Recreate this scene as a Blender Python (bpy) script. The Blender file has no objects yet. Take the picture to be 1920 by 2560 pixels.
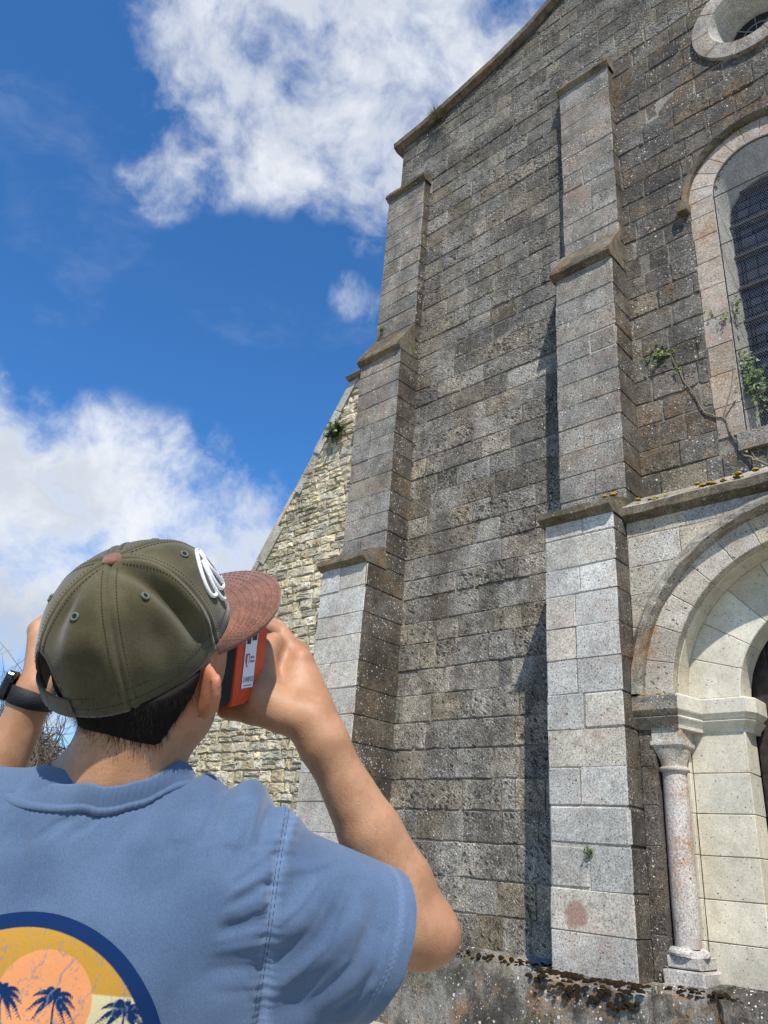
import bpy, bmesh, math, random
import numpy as np
from mathutils import Vector, Matrix
from mathutils.bvhtree import BVHTree
random.seed(7); rng = np.random.default_rng(7)
scene = bpy.context.scene
COL = scene.collection

# ---------------------------------------------------------------- camera
FPX = 1923.0                                   # focal length in pixels of a 1920-wide frame
CAM_POS = np.array([0.0, -6.8, 1.43])
def _unit(v): return v / np.linalg.norm(v)
_up = _unit(np.array([1300. - 960, 2950. + 1280, -FPX]))
_lf = np.array([-1275. - 960, -(1976. - 1280), -FPX]); _lf = _unit(_lf - _up * _lf.dot(_up))
CR = np.stack([-_lf, np.cross(_up, -_lf), _up], 1)   # world -> camera rotation
cam_d = bpy.data.cameras.new('camera'); cam = bpy.data.objects.new('camera', cam_d); COL.objects.link(cam)
cam_d.sensor_fit = 'HORIZONTAL'; cam_d.sensor_width = 36.0; cam_d.lens = 36.0 * FPX / 1920
cam_d.clip_start = 0.05; cam_d.clip_end = 3000
_m = np.eye(4); _m[:3, :3] = CR.T; _m[:3, 3] = CAM_POS
cam.matrix_world = Matrix(_m.tolist()); scene.camera = cam
def wdir(px, py): return CR.T @ _unit(np.array([px - 960, 1280 - py, -FPX]))
def P(px, py, d):                              # a point at d metres along the optical axis
    return CAM_POS + CR.T @ (np.array([px - 960, 1280 - py, -FPX]) * (d / FPX))

# ---------------------------------------------------------------- sun, sky, exposure
SUN = _unit(np.array([1.0, -1.0, 1.9]))        # towards the sun
sl = bpy.data.lights.new('sun', 'SUN'); sl.energy = 5.0; sl.angle = math.radians(0.55); sl.color = (1.0, 0.95, 0.87)
so = bpy.data.objects.new('sun', sl); COL.objects.link(so)
so.rotation_euler = Vector(SUN).to_track_quat('Z', 'Y').to_euler(); so.location = (6, -12, 14)
scene.view_settings.view_transform = 'Standard'; scene.view_settings.look = 'None'
scene.view_settings.exposure = 0.28; scene.view_settings.gamma = 1.0
scene.render.engine = 'CYCLES'
scene.cycles.use_denoising = True; scene.cycles.adaptive_threshold = 0.02
scene.cycles.max_bounces = 6; scene.cycles.diffuse_bounces = 3; scene.cycles.transparent_max_bounces = 12

class G:                                       # a small node-tree writer
    def __init__(s, nt): s.nt = nt; s.L = nt.links
    def add(s, t, props=None, ins=None):
        n = s.nt.nodes.new(t)
        for k, v in (props or {}).items(): setattr(n, k, v)
        for k, v in (ins or {}).items(): s.put(n.inputs[k], v)
        return n
    def put(s, sock, v):
        if isinstance(v, bpy.types.NodeSocket): s.L.new(v, sock)
        elif v is not None: sock.default_value = v
    def math(s, op, a, b=0.5, c=None, clamp=False):
        n = s.add('ShaderNodeMath', {'operation': op, 'use_clamp': clamp}); s.put(n.inputs[0], a); s.put(n.inputs[1], b)
        if c is not None: s.put(n.inputs[2], c)
        return n.outputs[0]
    def vmath(s, op, a, b=None, out=0):
        n = s.add('ShaderNodeVectorMath', {'operation': op}); s.put(n.inputs[0], a)
        if b is not None: s.put(n.inputs['Scale' if op == 'SCALE' else 1], b)
        return n.outputs[out]
    def mix(s, f, a, b, blend='MIX'):
        n = s.add('ShaderNodeMix', {'data_type': 'RGBA', 'blend_type': blend}); s.put(n.inputs[0], f)
        s.put(n.inputs[6], rgb(a)); s.put(n.inputs[7], rgb(b)); return n.outputs[2]
    def step(s, v, lo, hi, o0=0.0, o1=1.0):
        n = s.add('ShaderNodeMapRange', {'interpolation_type': 'SMOOTHSTEP'})
        for k, x in zip((0, 1, 2, 3, 4), (v, lo, hi, o0, o1)): s.put(n.inputs[k], x)
        return n.outputs[0]
    def noise(s, vec, scale, detail=4, rough=0.55, dist=0.0, out=0):
        n = s.add('ShaderNodeTexNoise'); s.put(n.inputs['Vector'], vec)
        for k, x in (('Scale', scale), ('Detail', detail), ('Roughness', rough), ('Distortion', dist)): s.put(n.inputs[k], x)
        return n.outputs[out]
    def voro(s, vec, scale, out=0, feature='F1', rnd=1.0):
        n = s.add('ShaderNodeTexVoronoi', {'feature': feature}); s.put(n.inputs['Vector'], vec)
        s.put(n.inputs['Scale'], scale); s.put(n.inputs['Randomness'], rnd); return n.outputs[out]
def rgb(c): return (*c, 1.0) if isinstance(c, tuple) and len(c) == 3 else c

world = bpy.data.worlds.new('World'); scene.world = world; world.use_nodes = True
g = G(world.node_tree); g.nt.nodes.clear()
sky = g.add('ShaderNodeTexSky', {'sky_type': 'NISHITA', 'sun_disc': False, 'sun_elevation': math.asin(SUN[2]),
      'sun_rotation': math.atan2(SUN[0], SUN[1]), 'air_density': 1.0, 'dust_density': 0.3, 'ozone_density': 3.0})
dirn = g.add('ShaderNodeTexCoord').outputs['Generated']
# clouds: soft masses at fixed compass bearings, torn by noise, and more of the same kind all round the sky
blobs = [(560, 60, 7, .72), (830, 30, 12, 1.0), (980, 160, 10, 1.0), (760, 190, 9, .80), (460, 100, 4.5, .60), (440, 200, 4.5, .56), (470, 300, 5, .66), (520, 370, 4.5, .68),
         (400, 440, 3.5, .58), (850, 290, 7, .78), (930, 390, 5, .68), (965, 470, 3, .55), (920, 590, 2.0, .50), (875, 740, 2.2, .50), (930, 770, 2.0, .44),
         (690, 370, 4.5, .58), (1150, 60, 9, .85), (1320, -60, 9, .8),
         (40, 1230, 7, .90), (-80, 1310, 11, 1.1), (220, 1240, 7.5, .95), (430, 1320, 8, 1.0), (600, 1400, 8, .98), (205, 1060, 2.8, .60), (60, 1090, 3.0, .50),
         (80, 1400, 7, 1.0), (420, 1440, 11, 1.1), (700, 1500, 9, .95), (-100, 1370, 7, 1.1), (150, 1850, 5, .9)]
field = None
for px, py, r, w in blobs:
    d = wdir(px, py)
    dt = g.vmath('DOT_PRODUCT', dirn, tuple(d), out=1)
    v = g.step(dt, math.cos(math.radians(r * 1.25)), math.cos(math.radians(r * .15)), 0.0, w)
    field = v if field is None else g.math('SMOOTH_MAX', field, v, 0.25)
sep = g.add('ShaderNodeSeparateXYZ'); g.put(sep.inputs[0], dirn)
hgt = g.math('ADD', g.math('MAXIMUM', sep.outputs[2], 0.0), 0.12)
flat = g.vmath('SCALE', dirn, g.math('DIVIDE', 0.45, hgt))
here = g.step(g.vmath('DOT_PRODUCT', dirn, tuple(wdir(700, 900)), out=1), math.cos(math.radians(62)), math.cos(math.radians(48)), 1.0, 0.0)
other = g.math('MULTIPLY', g.step(g.noise(flat, 1.1, 3), 0.42, 0.72, 0.0, 1.1), here)
field = g.math('MAXIMUM', field, other)
wv = g.noise(dirn, 7.0, 3, 0.5, out=1)
wdn = g.vmath('ADD', dirn, g.vmath('SCALE', g.vmath('SUBTRACT', wv, (0.5, 0.5, 0.5)), 0.07))
n1 = g.noise(wdn, 7.5, 10, 0.62)
n2 = g.noise(wdn, 22.0, 6, 0.6)
pres = g.step(field, 0.05, 0.5)
nz = g.math('ADD', g.math('MULTIPLY', g.math('SUBTRACT', n1, 0.5), 2.7), g.math('MULTIPLY', g.math('SUBTRACT', n2, 0.5), 0.7))
dens = g.math('ADD', field, g.math('MULTIPLY', nz, pres))
mask = g.step(dens, 0.28, 1.30)
mask = g.math('MULTIPLY', mask, 0.97)
wisp = g.math('MULTIPLY', g.step(g.noise(g.vmath('MULTIPLY', wdn, (1.0, 1.6, 3.0)), 3.2, 7, 0.6), 0.52, 0.80), 0.16)
mask = g.math('MAXIMUM', mask, wisp)
shade = g.step(g.noise(g.vmath('ADD', wdn, (0.05, -0.05, 0.08)), 6.5, 6, 0.6), 0.38, 0.62, 0.0, 1.0)
thick = g.step(dens, 0.9, 1.5, 1.0, 0.0)
lit = g.math('MAXIMUM', g.math('ADD', g.math('MULTIPLY', shade, 0.50), 0.45), g.math('MULTIPLY', thick, 0.8))
lowgrey = g.step(g.math('ADD', sep.outputs[2], g.math('MULTIPLY', g.math('SUBTRACT', n1, 0.5), 0.12)), 0.22, 0.31, 0.0, 1.0)
lit = g.math('MULTIPLY', lit, g.math('ADD', 0.40, g.math('MULTIPLY', lowgrey, 0.60)))
cloud = g.mix(lit, (5.0, 5.6, 6.6), (9.8, 10.1, 10.6))
blue = g.mix(1.0, sky.outputs[0], (0.64, 1.36, 1.98), 'MULTIPLY')
colr = g.mix(mask, blue, cloud)
bg = g.add('ShaderNodeBackground', None, {'Color': colr, 'Strength': 0.078})
g.L.new(bg.outputs[0], g.add('ShaderNodeOutputWorld').inputs[0])

# ---------------------------------------------------------------- objects and tags
def link(o, parent=None):
    COL.objects.link(o)
    if parent is not None: o.parent = parent
    return o
def tag(o, label=None, cat=None, group=None, kind=None):
    for k, v in (('label', label), ('category', cat), ('group', group), ('kind', kind)):
        if v: o[k] = v
    return o
def empty(name, label, cat, loc=(0, 0, 0)):
    o = bpy.data.objects.new(name, None); o.location = loc; o.empty_display_size = 0.2
    link(o); tag(o, label, cat); bpy.context.view_layer.update(); return o
class MB:                                      # collects faces for ONE mesh object
    def __init__(s): s.v = []; s.f = []; s.mi = []; s.t = []
    def put(s, verts, faces, mi=0, tint=(1, 0, 0)):
        o = len(s.v); s.v += [tuple(map(float, p)) for p in verts]; s.t += [tint] * len(verts)
        for k, fc in enumerate(faces):
            s.f.append([i + o for i in fc]); s.mi.append(mi if isinstance(mi, int) else mi[k])
    def box(s, lo, hi, mi=0, tint=(1, 0, 0)):
        (x0, y0, z0), (x1, y1, z1) = lo, hi
        s.put([(x0,y0,z0),(x1,y0,z0),(x1,y1,z0),(x0,y1,z0),(x0,y0,z1),(x1,y0,z1),(x1,y1,z1),(x0,y1,z1)],
              [(0,3,2,1),(4,5,6,7),(0,1,5,4),(1,2,6,5),(2,3,7,6),(3,0,4,7)], mi, tint)
    def tube(s, pts, r, n=6, mi=0, tint=(1, 0, 0), cap=True):
        pts = [Vector(p) for p in pts]; r = [r] * len(pts) if not hasattr(r, '__len__') else r
        vs = []; fs = []; ref = Vector((0.13, 0.31, 0.94))
        for i, p in enumerate(pts):
            t = (pts[min(i + 1, len(pts) - 1)] - pts[max(i - 1, 0)]).normalized()
            a = t.cross(ref)
            if a.length < 1e-3: a = t.cross(Vector((1, 0, 0)))
            a.normalize(); b = t.cross(a); ref = b.cross(t) * 0 + ref
            for k in range(n):
                an = 2 * math.pi * k / n; vs.append(p + (a * math.cos(an) + b * math.sin(an)) * r[i])
        for i in range(len(pts) - 1):
            for k in range(n):
                k2 = (k + 1) % n; fs.append((i*n+k, i*n+k2, (i+1)*n+k2, (i+1)*n+k))
        if cap: fs.append(tuple(range(n))); fs.append(tuple(reversed(range((len(pts)-1)*n, len(pts)*n))))
        s.put(vs, fs, mi, tint)
    def grid(s, rows, mi=0, tint=(1, 0, 0), close=False):
        n = len(rows[0]); vs = [p for r in rows for p in r]; fs = []
        for i in range(len(rows) - 1):
            for k in range(n if close else n - 1):
                k2 = (k + 1) % n; fs.append((i*n+k, i*n+k2, (i+1)*n+k2, (i+1)*n+k))
        s.put(vs, fs, mi, tint)
    def build(s, name, mats, parent=None, smooth=False):
        me = bpy.data.meshes.new(name); me.from_pydata(s.v, [], s.f)
        for m in (mats if isinstance(mats, (list, tuple)) else [mats]): me.materials.append(m)
        if s.mi: me.polygons.foreach_set('material_index', s.mi)
        a = me.color_attributes.new('tint', 'FLOAT_COLOR', 'POINT')
        a.data.foreach_set('color', np.c_[np.array(s.t, float).reshape(-1, 3), np.ones(len(s.v))].ravel())
        if smooth: me.polygons.foreach_set('use_smooth', [True] * len(s.f))
        me.update()
        return link(bpy.data.objects.new(name, me), parent)

# ---------------------------------------------------------------- materials
def new_mat(name):
    m = bpy.data.materials.new(name); m.use_nodes = True; m.node_tree.nodes.clear(); q = G(m.node_tree)
    q.pos = q.add('ShaderNodeNewGeometry').outputs['Position']
    q.tint = q.add('ShaderNodeSeparateColor', None, {0: q.add('ShaderNodeVertexColor', {'layer_name': 'tint'}).outputs[0]})
    return m, q
def finish(q, color, rough=0.9, bump=None, bstr=0.5, bdist=0.01, **kw):
    b = q.add('ShaderNodeBsdfPrincipled', None, {'Base Color': rgb(color), 'Roughness': rough})
    for k, v in kw.items(): q.put(b.inputs[k.replace('_', ' ')], v)
    if bump is not None:
        bn = q.add('ShaderNodeBump', None, {'Strength': bstr, 'Distance': bdist, 'Height': bump}); q.L.new(bn.outputs[0], b.inputs['Normal'])
    q.L.new(b.outputs[0], q.add('ShaderNodeOutputMaterial').inputs[0])
def simple(name, c, rough=0.6, var=0.0, scale=40, **kw):
    m, q = new_mat(name); col = rgb(c); bump = None
    if var:
        n = q.noise(q.pos, scale, 4); col = q.mix(q.step(n, .3, .7), tuple(x * (1 - var) for x in c), tuple(min(1, x * (1 + var)) for x in c)); bump = n
    finish(q, col, rough, bump, 0.25, 0.004, **kw); return m
def stone(name, dark, light, pit=1.0, white=0.4, orange=0.0, black=0.0, rough_scale=1.0, tool=0.0, bstr=0.6, pink=0.0, wscale=26, pitscale=34, green=0.0, slant=38, stretch=2.0, grain=1.0, dots=0.0, stain=None):
    """weathered limestone: mottled body, pits, pale and orange lichen, dark crust; tint attribute = (value, warmth, roughness)"""
    m, q = new_mat(name); p = q.pos
    big = q.noise(p, 1.7 * rough_scale, 5, 0.6); mid = q.noise(p, 9.0 * rough_scale, 6, 0.65); fine = q.noise(p, 75.0, 3, 0.6)
    col = q.mix(q.step(q.math('ADD', q.math('MULTIPLY', big, 0.55), q.math('MULTIPLY', mid, 0.45)), 0.38, 0.62), dark, light)
    # each piece keeps its own value and warmth
    warm = q.mix(q.tint.outputs[1], (1, 1, 1), (1.10, 0.96, 0.72))
    col = q.mix(1.0, col, warm, 'MULTIPLY')
    tv = q.add('ShaderNodeCombineColor', None, {0: q.tint.outputs[0], 1: q.tint.outputs[0], 2: q.tint.outputs[0]}).outputs[0]
    col = q.mix(1.0, col, tv, 'MULTIPLY')
    sp = q.step(fine, 0.28, 0.72, max(0.1, 1 - 0.40*grain), 1 + 0.42*grain)
    col = q.mix(1.0, col, q.add('ShaderNodeCombineColor', None, {0: sp, 1: sp, 2: sp}).outputs[0], 'MULTIPLY')
    height = q.math('ADD', q.math('MULTIPLY', mid, 0.6), q.math('MULTIPLY', fine, 0.25))
    if black:
        k = q.noise(q.vmath('MULTIPLY', p, (1.0, 1.0, 0.45)), 2.6, 6, 0.7)
        col = q.mix(q.math('MULTIPLY', q.step(k, 0.46, 0.62), black), col, (0.045, 0.04, 0.036))
    if green:
        k = q.noise(p, 3.1, 5, 0.7); col = q.mix(q.math('MULTIPLY', q.step(k, 0.55, 0.68), green), col, (0.10, 0.11, 0.04))
    if pink:
        k = q.noise(q.vmath('ADD', p, (3.1, 7.7, 1.3)), 2.2, 6, 0.7); col = q.mix(q.math('MULTIPLY', q.step(k, 0.52, 0.68), pink), col, (0.42, 0.24, 0.17))
    if stain:                                   # a rust-red patch on one block
        wp = q.vmath('ADD', p, q.vmath('SCALE', q.vmath('SUBTRACT', q.noise(p, 14, 4, out=1), (0.5, 0.5, 0.5)), 0.10))
        dn = q.add('ShaderNodeVectorMath', {'operation': 'DISTANCE'}, {0: wp, 1: stain}).outputs[1]
        col = q.mix(q.step(dn, 0.075, 0.125, 0.75, 0.0), col, (0.27, 0.13, 0.10))
    if orange:
        k = q.math('MULTIPLY', q.step(q.noise(q.vmath('ADD', p, (9.1, 2.7, 5.3)), 2.4, 5, 0.65), 0.50, 0.64), q.step(q.noise(p, 38, 3, 0.6), 0.46, 0.56))
        col = q.mix(q.math('MULTIPLY', k, orange), col, q.mix(q.noise(p, 20, 2), (0.22, 0.115, 0.045), (0.40, 0.20, 0.06)))
    if white:
        wm = q.step(q.noise(q.vmath('ADD', p, (4.2, 1.1, 8.3)), 2.8, 4), 0.40, 0.62, 0.25, 1.0)
        for sc, th in ((wscale, 0.30), (wscale * 2.3, 0.33)):
            n = q.add('ShaderNodeTexVoronoi', {'feature': 'F1'}, {'Vector': q.vmath('ADD', p, q.vmath('SCALE', q.noise(p, 60, 2, out=1), 0.012)), 'Scale': sc})
            rnd = q.add('ShaderNodeSeparateColor', None, {0: n.outputs[1]}).outputs[0]
            th_ = q.math('MULTIPLY', q.math('POWER', rnd, 2.2), th)
            k = q.math('MULTIPLY', q.math('LESS_THAN', n.outputs[0], th_), q.math('MULTIPLY', wm, white))
            col = q.mix(k, col, q.mix(rnd, (0.34, 0.33, 0.29), (0.62, 0.60, 0.54)))
    if pit:
        # pits drawn out along the tooling, at a slant
        sl = q.add('ShaderNodeMapping', {'vector_type': 'TEXTURE'}, {'Vector': q.vmath('ADD', p, q.vmath('SCALE', q.noise(p, 30, 2, out=1), 0.018)), 'Rotation': (0, math.radians(slant), 0), 'Scale': (stretch, 1.0, 1.0)}).outputs[0]
        for sc, den, cut in ((pitscale, 0.42, 2.6), (pitscale * 2.1, 0.46, 1.8)):
            n = q.add('ShaderNodeTexVoronoi', {'feature': 'F1'}, {'Vector': sl, 'Scale': sc})
            rnd = q.add('ShaderNodeSeparateColor', None, {0: n.outputs[1]}).outputs[1]
            th = q.math('MULTIPLY', q.math('POWER', rnd, cut), q.math('ADD', den * pit * 0.75, q.math('MULTIPLY', q.tint.outputs[2], 0.22 * pit)))
            pm = q.step(q.math('SUBTRACT', n.outputs[0], th), -0.05, 0.02, 1.0, 0.0)
            col = q.mix(q.math('MULTIPLY', pm, 0.80), col, (0.035, 0.032, 0.028))
            height = q.math('SUBTRACT', height, q.math('MULTIPLY', pm, 0.55))
    if dots:
        n = q.add('ShaderNodeTexVoronoi', {'feature': 'F1'}, {'Vector': q.vmath('ADD', p, q.vmath('SCALE', q.noise(p, 50, 2, out=1), 0.006)), 'Scale': 40})
        rnd = q.add('ShaderNodeSeparateColor', None, {0: n.outputs[1]}).outputs[2]
        pm = q.step(q.math('SUBTRACT', n.outputs[0], q.math('MULTIPLY', q.math('POWER', rnd, 1.6), 0.26 * dots)), -0.03, 0.02, 1.0, 0.0)
        col = q.mix(q.math('MULTIPLY', pm, 0.85), col, (0.05, 0.043, 0.035)); height = q.math('SUBTRACT', height, q.math('MULTIPLY', pm, 0.6))
    if tool:
        tl = q.add('ShaderNodeMapping', {'vector_type': 'TEXTURE'}, {'Vector': p, 'Rotation': (0, math.radians(slant), 0), 'Scale': (0.11, 0.05, 0.016)}).outputs[0]
        t = q.noise(tl, 1.0, 3, 0.65)
        k = q.step(t, 0.36, 0.64)
        col = q.mix(tool, col, q.mix(1.0, col, q.mix(k, (0.45, 0.45, 0.45), (1.45, 1.45, 1.45)), 'MULTIPLY')); height = q.math('ADD', height, q.math('MULTIPLY', k, 0.5 * tool))
    finish(q, col, 0.93, height, bstr, 0.02, Specular_IOR_Level=0.15)
    return m
M = {}
M['wall'] = stone('grey_limestone', (0.116, 0.108, 0.095), (0.252, 0.235, 0.202), pit=1.05, white=1.0, orange=0.12, black=0.34, tool=0.32, green=0.08, pitscale=30, bstr=1.0, grain=1.75, wscale=32)
M['wall_r'] = stone('crusted_limestone', (0.075, 0.068, 0.060), (0.170, 0.155, 0.134), pit=0.85, white=1.0, orange=0.42, black=0.45, tool=0.25, wscale=27, grain=1.5)
M['pale'] = stone('pale_ashlar', (0.33, 0.315, 0.288), (0.48, 0.462, 0.42), pit=0.8, white=0.45, orange=0.16, pink=0.26, pitscale=30, bstr=0.35, stretch=1.2, grain=0.95, dots=1.1, black=0.10, stain=(-3.47, -.7, 1.156))
M['midp'] = stone('grey_ashlar', (0.150, 0.140, 0.124), (0.275, 0.256, 0.226), pit=0.85, white=1.0, orange=0.30, pink=0.25, black=0.30, bstr=0.7, grain=1.5, dots=0.7, wscale=30)
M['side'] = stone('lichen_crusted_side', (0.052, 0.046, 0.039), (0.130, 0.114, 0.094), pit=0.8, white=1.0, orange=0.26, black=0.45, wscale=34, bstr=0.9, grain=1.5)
M['cream'] = stone('new_cream_ashlar', (0.475, 0.440, 0.352), (0.61, 0.570, 0.470), pit=0.55, white=0.0, bstr=0.2, pitscale=24, stretch=1.3, grain=0.3, dots=0.9, black=0.10)
M['lichen'] = stone('orange_lichen_stone', (0.19, 0.168, 0.132), (0.36, 0.325, 0.262), pit=0.8, white=0.9, orange=0.85, black=0.4, bstr=0.8)
M['arch'] = stone('archivolt_stone', (0.31, 0.28, 0.238), (0.46, 0.425, 0.365), pit=0.8, white=0.7, orange=0.65, pink=0.5, bstr=0.5, dots=0.6)
M['ledge'] = stone('mossy_ledge_stone', (0.080, 0.066, 0.045), (0.19, 0.16, 0.115), pit=0.6, white=0.4, orange=0.55, black=0.5, green=0.6, bstr=0.9)
M['rubble'] = stone('rubble_stone', (0.315, 0.285, 0.212), (0.54, 0.497, 0.385), pit=0.8, white=0.45, orange=0.06, black=0.14, bstr=0.9)
M['plinth'] = stone('plinth_stone', (0.070, 0.062, 0.050), (0.26, 0.245, 0.215), pit=0.9, white=1.0, orange=0.8, black=0.7, wscale=20, green=0.5, bstr=0.9)
M['mortar'] = stone('old_mortar', (0.13, 0.115, 0.09), (0.27, 0.245, 0.20), pit=0.6, white=0.3, bstr=0.5, green=0.25, black=0.3)
M['mortar_pale'] = stone('pale_mortar', (0.28, 0.26, 0.22), (0.42, 0.39, 0.33), pit=0.3, white=0.0, bstr=0.3)
M['mortar_rub'] = stone('earthy_mortar', (0.25, 0.225, 0.16), (0.41, 0.375, 0.285), pit=0.8, white=0.2, bstr=1.0)
# ---------------------------------------------------------------- ground
mg, q = new_mat('gravel_and_grass')
n1 = q.noise(q.pos, 1.3, 6, 0.65); n2 = q.noise(q.pos, 55, 3, 0.6)
c = q.mix(q.step(n2, .35, .65), (0.24, 0.215, 0.17), (0.46, 0.43, 0.36))
c = q.mix(q.step(n1, .50, .62), c, q.mix(q.step(n2, .3, .7), (0.045, 0.06, 0.018), (0.12, 0.13, 0.05)))
finish(q, c, 0.95, n2, 0.6, 0.02)
mb = MB(); mb.put([(-900, -900, 0), (900, -900, 0), (900, 900, 0), (-900, 900, 0)], [(0, 1, 2, 3)])
tag(mb.build('ground', mg), kind='structure')

# ---------------------------------------------------------------- stone helpers
def clip(poly, a, b, c):                        # keep a*u + b*v <= c
    out = []
    for i in range(len(poly)):
        p, r = poly[i - 1], poly[i]; dp = a*p[0] + b*p[1] - c; dr = a*r[0] + b*r[1] - c
        if (dp <= 0) != (dr <= 0):
            t = dp / (dp - dr); out.append((p[0] + (r[0]-p[0])*t, p[1] + (r[1]-p[1])*t))
        if dr <= 0: out.append(r)
    return out
def area(poly): return abs(sum(poly[i-1][0]*poly[i][1] - poly[i][0]*poly[i-1][1] for i in range(len(poly)))) / 2
def slab(poly, y, depth, ch, jit=0.004, proud=0.0, tilt=0.0):
    """a facing stone: polygon in X/Z with worn, chamfered edges, its face at y"""
    cx = sum(p[0] for p in poly) / len(poly); cz = sum(p[1] for p in poly) / len(poly)
    tx, tz = random.uniform(-tilt, tilt), random.uniform(-tilt, tilt)
    J = lambda a: random.uniform(-a, a); full = []
    for i in range(len(poly)):
        p, r = poly[i], poly[(i+1) % len(poly)]; full.append(p)
        if math.dist(p, r) > .12: full.append((p[0]*.5 + r[0]*.5 + J(jit), p[1]*.5 + r[1]*.5 + J(jit)))
    poly = full; n = len(poly); vs = []
    for x, z in poly:
        d = math.hypot(x-cx, z-cz) + 1e-6; c = min(ch * random.uniform(.8, 1.7), d * .4); k = 1 - c / d
        vs.append((cx + (x-cx)*k + J(jit), y - proud + tx*(x-cx) + tz*(z-cz), cz + (z-cz)*k + J(jit)))
    for x, z in poly: vs.append((x + J(jit), y - proud + ch*.9, z + J(jit)))
    for x, z in poly: vs.append((x, y + depth, z))
    fs = [tuple(range(n))]
    for r in (0, 1):
        for i in range(n):
            j = (i+1) % n; fs.append((r*n+i, (r+1)*n+i, (r+1)*n+j, r*n+j))
    return vs, fs
def cbox(lo, hi, c, jit=0.003):
    """a dressed block with chamfered edges: 24 corners"""
    vs = []; idx = {}
    for sx in (0, 1):
        for sy in (0, 1):
            for sz in (0, 1):
                for ax in range(3):
                    p = [(lo, hi)[s][i] + (c if s == 0 else -c) * (i != ax) for i, s in enumerate((sx, sy, sz))]
                    idx[sx, sy, sz, ax] = len(vs); vs.append(tuple(a + random.uniform(-jit, jit) for a in p))
    fs = []; side = []
    for ax in range(3):
        for s in (0, 1):
            o = [i for i in range(3) if i != ax]; ring = []
            for a, b in ((0, 0), (1, 0), (1, 1), (0, 1)):
                k = [0, 0, 0]; k[ax] = s; k[o[0]] = a; k[o[1]] = b; ring.append(idx[(*k, ax)])
            if (s == 1) == (ax == 1): ring.reverse()
            fs.append(tuple(ring)); side.append((ax, s))
    for ax in range(3):                         # edges parallel to ax
        o = [i for i in range(3) if i != ax]
        for a in (0, 1):
            for b in (0, 1):
                k0 = [0]*3; k1 = [0]*3; k1[ax] = 1
                for k in (k0, k1): k[o[0]] = a; k[o[1]] = b
                fs.append((idx[(*k0, o[0])], idx[(*k1, o[0])], idx[(*k1, o[1])], idx[(*k0, o[1])])); side.append((ax, 2))
    for sx in (0, 1):
        for sy in (0, 1):
            for sz in (0, 1): fs.append(tuple(idx[sx, sy, sz, a] for a in range(3))); side.append((0, 3))
    return vs, fs, side
def extrude_profile(mb, path, prof, mi=0, tint=(1, 0, 0), jit=0.0):
    """sweep a profile [(out, z)] along a plan path [(x, y, nx, ny)] (n = outward normal)"""
    rows = [[(x + nx*o + random.uniform(-jit, jit), y + ny*o + random.uniform(-jit, jit), z + random.uniform(-jit, jit)) for o, z in prof] for x, y, nx, ny in path]
    mb.grid(rows, mi, tint)
    n = len(prof); o = len(mb.v) - len(rows) * n
    mb.f.append(list(range(o, o+n))[::-1]); mb.mi.append(mi); mb.f.append(list(range(len(mb.v)-n, len(mb.v)))); mb.mi.append(mi)

church = empty('church', 'old grey limestone church front with stepped buttresses, arched portal, window and sloping gable', 'church')
XC = -1.43                                     # the facade's axis
XL, XR, YB = -6.84, 1.3, 9.0
ROOF = [(-7.6, 12.72), (-6.84, 12.79), (-6.3, 12.84), (-5.6, 12.98), (-5.0, 13.12), (-4.5, 13.26), (-4.1, 13.44), (-3.76, 13.63), (-2.6, 14.25), (XC, 14.88)]
def roof_z(x):
    if x > XC: x = 2*XC - x
    for (a, za), (b, zb) in zip(ROOF, ROOF[1:]):
        if a <= x <= b: return za + (zb-za)*(x-a)/(b-a), (zb-za)/(b-a)
    return ROOF[0][1], 0.1
# openings
WIN = dict(x=-1.44, z=8.43, r=0.49, sill=5.37); OC = dict(x=-1.25, z=10.93, r=0.45); ARC = dict(x=-1.42, z=2.88)
# mortar core of the wall: a plate with the openings cut out by columns of strips
def holed_plate(mb, x0, x1, z0f, z1f, y0, y1, holes, nx=170):
    """wall plate between y0 (face) and y1; holes(x) -> list of (zlo, zhi) left open"""
    xs = sorted(set(np.linspace(x0, x1, nx).round(5)))
    for a, b in zip(xs, xs[1:]):
        segs = [(z0f, None)]; hs = sorted(holes((a+b)/2)); z = z0f; parts = []
        for lo, hi in hs: parts.append((z, lo)); z = hi
        parts.append((z, None))
        for lo, hi in parts:
            ta, tb = (z1f(a), z1f(b)) if hi is None else (hi, hi)
            if ta <= lo and tb <= lo: continue
            mb.put([(a,y0,lo),(b,y0,lo),(b,y0,tb),(a,y0,ta),(a,y1,lo),(b,y1,lo),(b,y1,tb),(a,y1,ta)],
                   [(0,1,2,3),(3,2,6,7),(0,4,5,1)])
def win_hole(x):
    d = abs(x - WIN['x']); h = []
    if d < WIN['r'] - 0.012: h.append((WIN['sill'] + .0, WIN['z'] + math.sqrt((WIN['r']-.012)**2 - d*d)))
    d = abs(x - ARC['x'])
    if d < .86: h.append((0.0, ARC['z'] + math.sqrt(.86**2 - d*d)))
    d = abs(x - OC['x'])
    if d < OC['r'] - .012: k = math.sqrt((OC['r']-.012)**2 - d*d); h.append((OC['z']-k, OC['z']+k))
    return h
mb = MB(); holed_plate(mb, XL, XR, 0.3, lambda x: roof_z(x)[0] - .02, 0.009, 0.40, win_hole)
facade = mb.build('facade_wall', M['mortar'], church)
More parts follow.
